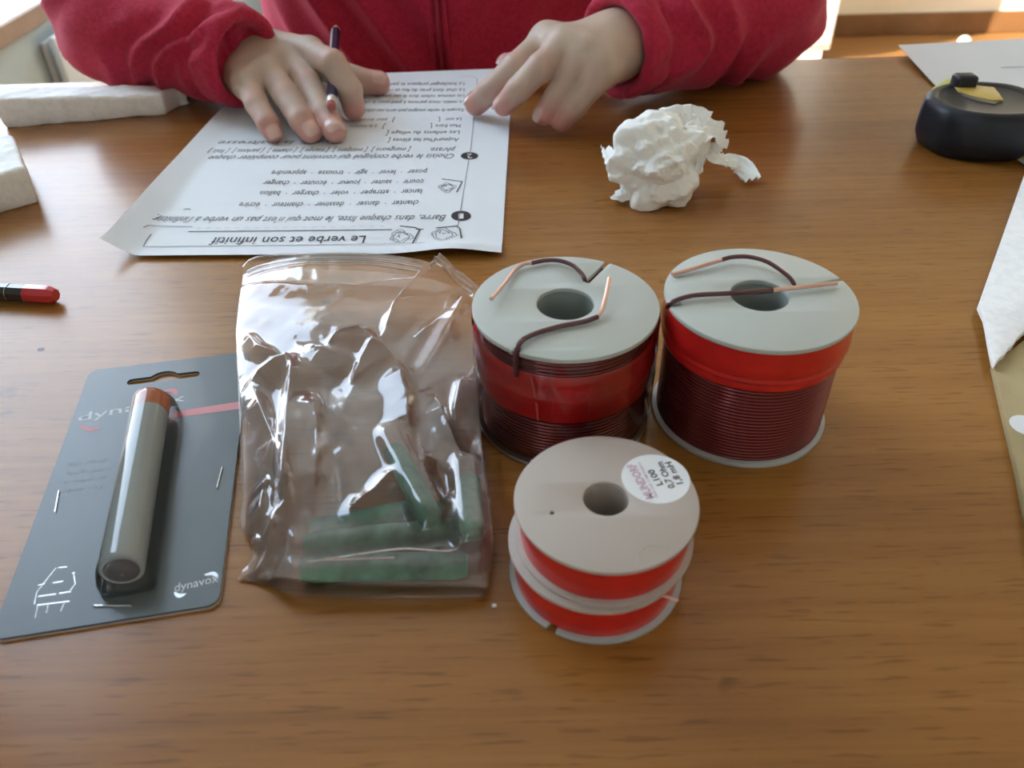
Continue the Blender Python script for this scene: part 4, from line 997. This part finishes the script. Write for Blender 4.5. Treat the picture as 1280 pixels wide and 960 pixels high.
def body_fn(Q):
    d = rcone(Q, (-.06, .93, -.22), (-.06, .90, .08), .105, .10)
    d = smin(d, rcone(Q, (-.13, .93, -.25), (.01, .93, -.25), .095, .095), .03)
    d = smin(d, rcone(Q, SL, SR, .045, .045), .05)
    d = smin(d, rcone(Q, (-.06, .89, .16), (-.06, .86, .31), .045, .042), .03)
    for S_2, E_2, C_2, Fo in ((SL, EL, L_W, (-.25, .640, .042)), (SR, ER, R_W, (.135, .625, .050))):
        d = smin(d, rcone(Q, S_2, E_2, .040, .032), .02); d = smin(d, rcone(Q, E_2, np.array(Fo), .031, .0245), .008)
    for s_ in (-1, 1):
        hx = -.06+s_*.08; kx = -.06+s_*.12
        d = smin(d, rcone(Q, (hx, .93, -.26), (kx, .56, -.22), .072, .050), .02)
        d = smin(d, rcone(Q, (kx, .56, -.22), (kx, .60, -.62), .049, .032), .01)
        d = smin(d, rcone(Q, (kx, .60, -.65), (kx, .49, -.71), .035, .026), .02)
    # head, tipped forward
    h_ = ellip(Q, HC+(0, .012, .025), (.074, .090, .088)); h_ = smin(h_, ellip(Q, HC+(0, -.018, -.030), (.056, .068, .078)), .02)
    h_ = smin(h_, rcone(Q, HC+(0, -.086, .004), HC+(0, -.103, -.026), .006, .012), .010)
    h_ = smin(h_, rcone(Q, HC+(-.020, -.078, -.052), HC+(.020, -.078, -.052), .007, .007), .008)
    h_ = smin(h_, rcone(Q, HC+(-.035, -.072, .028), HC+(.035, -.072, .028), .008, .008), .012)
    for s_ in (-1, 1):
        h_ = smin(h_, rcone(Q, HC+(s_*.073, .005, .012), HC+(s_*.078, .008, -.012), .010, .007), .006)
        h_ = np.maximum(h_, -(ellip(Q, HC+(s_*.030, -.086, .008), (.014, .010, .010))))
    return smin(d, h_, .012)
V, F = surfnet(body_fn, (-.42, .40, -.78), (.30, 1.08, .54), .0075); V = relax(V, F, 2, .5)
parts.append((V, F))
off = 0; VV, FF = [], []
for v_, f_ in parts: VV.append(v_); FF.append(f_+off); off += len(v_)
VV = np.concatenate(VV); FF = np.concatenate(FF)
pe = empty('person', (-.06, .75, ZF)); PO = np.array([-.06, .75, ZF])
tag(pe, 'person in a red fleece jacket sitting at the table, both hands on the worksheet', 'person')
body = fast_mesh('body', VV-PO, FF, 'skin', pe)
bl_ = np.zeros(len(VV))
for fs, th in ((L_f, L_t), (R_f, R_t)):
    for ch in fs+[th]:
        for i, (sz, a_) in enumerate(((.010, 0), (.008, .42), (.009, .22), (.013, .95))):
            dd = np.linalg.norm(VV-ch[i][0]-(np.array([0, 0, .004]) if i == 1 else 0), axis=1); bl_ = np.maximum(bl_, a_*np.exp(-(dd/sz)**2))
at_ = body.data.attributes.new('blush', 'FLOAT', 'POINT'); at_.data.foreach_set('value', bl_.astype(np.float32))
for fs, th, sgn in ((L_f, L_t, 1), (R_f, R_t, -1)):
    for n_, ch in enumerate(fs+[th]):
        D_, T_ = Vector(ch[2][0]), Vector(ch[3][0]); rt = ch[3][1]; ax2 = (T_-D_).normalized(); lat = ax2.cross(Vector((0, 0, 1))).normalized(); upn = lat.cross(ax2).normalized()
        if n_ == 4: upn = (upn+lat*sgn*.3).normalized(); lat = ax2.cross(upn).normalized()
        V, F = [], []; nl = 8
        for i in range(nl+1):
            s = -.0035+.0098*i/nl; e = 1-.35*max(0, (i-nl*.7)/(nl*.3))**2-.25*max(0, (nl*.25-i)/(nl*.25))**2
            for j in range(nl+1):
                ph = (j/nl-.5)*2.0*e; rr = rt*1.035+.0002-.00045*max(0, s)/.006
                V.append(T_+ax2*s+lat*math.sin(ph)*rr*.95+upn*(math.cos(ph)*rr-.35*rt*max(0, (s-.001)/.0063)**2)-Vector(PO))
        for i in range(nl):
            for j in range(nl): a = i*(nl+1)+j; F.append((a, a+1, a+nl+2, a+nl+1))
        o = mesh_obj('nail', V, F, 'nail', body); 
for s_ in (-1, 1):
    e = HC+np.array([s_*.030, -.074, .008])-PO
    ob = Bm().lathe([(.0001, -.012)]+[(.012*math.sin(a), -.012*math.cos(a)) for a in np.linspace(.2, 2.95, 12)]+[(.0001, .012)], 24, False, tuple(e)).build('eye', 'eye_white', body)
    lid = Bm().lathe([(.0129*math.sin(a), .0129*math.cos(a)) for a in np.linspace(.02, 1.75, 12)], 24, False, tuple(e+np.array([0, -.0002, -.001]))); lid.build('eyelid', 'skin', body)
    Bm().lathe([(.0001, -.0050)]+[(.005*math.sin(a), -.0050*math.cos(a)) for a in np.linspace(.3, 2.8, 8)]+[(.0001, .0050)], 16, False, tuple(e+np.array([0, -.0082, -.0065]))).build('iris', 'eye_iris', body)
    Bm().tube([tuple(e+np.array([dx, -.012-.003*(1-abs(dx)/.02), .020+.003*(1-abs(dx)/.02)])) for dx in np.linspace(-.017, .017, 7)], [.0012, .002, .0024, .0026, .0024, .002, .0012], 8).build('eyebrow', 'hair', body)
Bm().tube([tuple(HC-PO+np.array([dx, -.0855+.25*abs(dx)**1.2, -.050-.05*abs(dx)])) for dx in np.linspace(-.022, .022, 9)], [.001, .002, .003, .0036, .0032, .0036, .003, .002, .001], 8).build('lips', 'lip', body)
def hair_fn(Q):
    d = ellip(Q, HC+(0, .016, .034), (.084, .099, .093)); d = smin(d, ellip(Q, HC+(0, .045, -.01), (.076, .070, .085)), .02)
    keep = np.minimum((HC[1]-.022)-Q[..., 1]-.35*(np.abs(Q[..., 0]-HC[0])-.07), (HC[2]+.050+.010*np.sin(Q[..., 0]*160))-Q[..., 2])
    return np.maximum(d, keep)+.0018*np.sin(Q[..., 0]*320)*np.sin(Q[..., 1]*60+Q[..., 2]*90)
V, F = surfnet(hair_fn, HC-(.1, .12, .12), HC+(.1, .14, .15), .004); V = relax(V, F, 1); fast_mesh('hair', V-PO, F, 'hair', pe)
# fleece jacket
def torso_fn(Q):
    q = Q*np.array([.82, 1, 1]); o_ = np.array([-.06*.82, 0, 0])
    d = rcone(q, (-.06*.82, .885, -.26), (-.06*.82, .885, .06), .150, .150)
    return smin(d, rcone(Q, SL+(.02, 0, 0), SR-(.02, 0, 0), .062, .062), .05)
def jacket_fn(Q):
    d = torso_fn(Q)
    d = smin(d, rcone(Q, (-.06, .885, .18), (-.06, .87, .245), .062, .058), .02)
    for S_2, E_2, C_2, re, rc in ((SL, EL, CL_, .0450, .0340), (SR, ER, CR_, .0520, .0360)):
        a = rcone(Q, S_2, E_2, .062, re+.002); ax2 = (C_2-E_2)/np.linalg.norm(C_2-E_2)
        b_ = rcone(Q, E_2, C_2-ax2*.012, re, rc)
        arm = smin(a, b_, .02)
        over = (Q-C_2)@ax2
        arm = np.maximum(arm, over)                                  # cuff ends in a plane
        arm = np.maximum(arm, -np.maximum(rcone(Q, C_2-ax2*.020, C_2+ax2*.03, rc-.013, rc+.002), -(over+.014)))
        d = smin(d, arm, .014)
    return np.maximum(d, -np.maximum(rcone(Q, (-.06, .88, .20), (-.06, .865, .33), .05, .052), -(Q[..., 2]-.235)))
V, F = surfnet(jacket_fn, (-.42, .50, -.33), (.31, 1.07, .32), .0042); V = relax(V, F, 2); N = vnormals(V, F)
def ridge(ph, sharp=2.2): return (1-np.abs(((ph) % 1)*2-1))**sharp
disp = np.zeros(len(V))
for E_2, C_2, S_2, k1, k2, sg, am in ((EL, CL_, SL, 27, .62, 1, .0088), (ER, CR_, SR, 22, -.55, -1, .0105)):
    ax2 = (C_2-E_2); L_2 = np.linalg.norm(ax2); ax2 = ax2/L_2
    r = V-E_2; s = r@ax2; rad = np.linalg.norm(r-s[:, None]*ax2, axis=1)
    upv = np.array([0, 0, 1.])-ax2*ax2[2]; upv /= np.linalg.norm(upv); la = np.cross(ax2, upv)
    th = np.arctan2(r@la, r@upv)*sg
    wgt = np.clip((.072-rad)/.015, 0, 1)*np.clip((s+.055)/.03, 0, 1)*np.clip((L_2-.004-s)/.014, 0, 1)
    wob = .018*np.sin(th*2+s*40)+.006*np.sin(th*5)
    disp += wgt*am*(ridge((s+wob)*k1+th*k2, 1.3)-.45)*(.65+.35*np.sin(s*55+th*1.7+1))
    hem = np.exp(-((s-(L_2-.024))/.0045)**2); disp -= .0042*hem*np.clip((.072-rad)/.015, 0, 1)
    disp += .0012*np.exp(-((s-(L_2-.004))/.004)**2)*np.clip((.072-rad)/.015, 0, 1)
tf = torso_fn(V); wt = np.clip(1-np.abs(tf)/.012, 0, 1)*(V[:, 1] < .93)
X_, Z_ = V[:, 0]+.06, V[:, 2]
disp += wt*.0110*(ridge((X_*1.0+Z_*.55+.006*np.sin(Z_*30))*21+.25, 1.6)-.4)*np.clip((.16-np.abs(X_))/.03, 0, 1)*(X_ < .012)
disp += wt*.0080*(ridge((X_*1.0-Z_*.45+.006*np.sin(Z_*26+1))*18+.1, 1.6)-.4)*np.clip((.17-np.abs(X_))/.03, 0, 1)*(X_ > .012)
V = V+N*disp[:, None]
lowm = (V[:, 1] < edge_y(V[:, 0])+.012) & (V[:, 2] < .0012); V[lowm, 2] = .0012+.0*V[lowm, 2]
lowt = (V[:, 1] < edge_y(V[:, 0])+.006) & (V[:, 2] < .0011); V[lowt, 2] = .0012
jk = fast_mesh('fleece_jacket', V-PO, F, 'fleece', pe)
# zip placket down the front: follows the jacket surface
front = []
for z in np.linspace(-.20, .20, 40):
    m_ = (np.abs(V[:, 2]-z) < .006) & (np.abs(V[:, 0]-(-.056)) < .006) & (V[:, 1] < .9)
    if m_.any(): front.append((-.056-.02*z-PO[0], V[m_, 1].min()-PO[1]-.0005, z-PO[2]))
Bm().tube(front, .0022, 8).build('zipper', 'zip_red', jk)
for dx in (-.0065, .0065):
    Bm().tube([(a+dx, b_+.0016, c_) for a, b_, c_ in front], .0018, 8).build('zip_seam', 'fleece', jk)
def trouser_fn(Q):
    d = rcone(Q, (-.13, .93, -.24), (.01, .93, -.24), .108, .108)
    for s_ in (-1, 1):
        hx = -.06+s_*.08; kx = -.06+s_*.12
        d = smin(d, rcone(Q, (hx, .93, -.26), (kx, .56, -.22), .083, .062), .02); d = smin(d, rcone(Q, (kx, .56, -.22), (kx, .60, -.64), .060, .050), .01)
    return np.maximum(d, Q[..., 2]+.16)
V, F = surfnet(trouser_fn, (-.30, .46, -.74), (.18, 1.06, -.12), .009); V = relax(V, F, 2); fast_mesh('trousers', V-PO, F, 'trousers', pe)
for s_ in (-1, 1):
    kx = -.06+s_*.12
    V, F = surfnet(lambda Q: np.maximum(smin(rcone(Q, (kx, .615, -.695), (kx, .475, -.715), .045, .036), rcone(Q, (kx, .605, -.66), (kx, .605, -.70), .044, .044), .02), ZF+.001-Q[..., 2]), (kx-.06, .42, -.76), (kx+.06, .68, -.6), .006)
    fast_mesh('shoe', relax(V, F, 1)-PO, F, 'shoe', pe)
# chair under the person
chb = empty('chair', (-.06, .95, ZF)); tag(chb, 'plain wooden chair that the person in the red jacket sits on', 'chair')
SEAT = .385
Bm().box(-.19, .19, -.20, .19, SEAT-.03, SEAT, .006, 2).build('seat', 'chair_wood', chb)
for x, y, h_ in ((-.17, -.17, SEAT-.03), (.17, -.17, SEAT-.03), (-.17, .175, .80), (.17, .175, .80)):
    Bm().box(x-.016, x+.016, y-.016, y+.016, 0, h_, .003, 2).build('leg', 'chair_wood', chb)
Bm().box(-.154, .154, .163, .187, .62, .78, .004, 2).build('backrest', 'chair_wood', chb)
# pencil held between index and middle finger, eraser towards the viewer
e0, e1 = P(414, 134, .0225), P(420, 32, .0335); d = (e1-e0); L_2 = d.length
hp = empty('pencil', tuple(e0)); tag(hp, 'navy blue pencil with a pink eraser held between two fingers', 'pencil')
qd = d.to_track_quat('X', 'Z').to_matrix().to_4x4()
def seg(name, prof, m, n=6, sm=False):
    v_, f_ = lathe_x(prof, n); v_ = [tuple((qd @ Vector(p))) for p in v_]; return Bm().raw(v_, f_).build(name, m, hp, smooth=sm)
seg('eraser', [(0, .0022), (.001, .0030), (.0045, .0031)], 'eraser_pink', 20, True)
seg('ferrule', [(.0045, .0034), (.006, .0036), (.0065, .0033), (.008, .0036), (.0085, .0033), (.010, .0036), (.0125, .0036)], 'ferrule', 20, True)
seg('barrel', [(.0125, .0036), (L_2-.012, .0036)], 'pencil_navy')
seg('sharpened_tip', [(L_2-.012, .0035), (L_2-.001, .0007), (L_2, .0003)], 'pencil_wood', 12, True)

# ------------------------------------------------------------------ lift everything onto its floor: floor at z = 0, table top at 0.75
for o in list(sc.objects):
    if o.parent is None and o.type != 'CAMERA': o.location.z += TZ
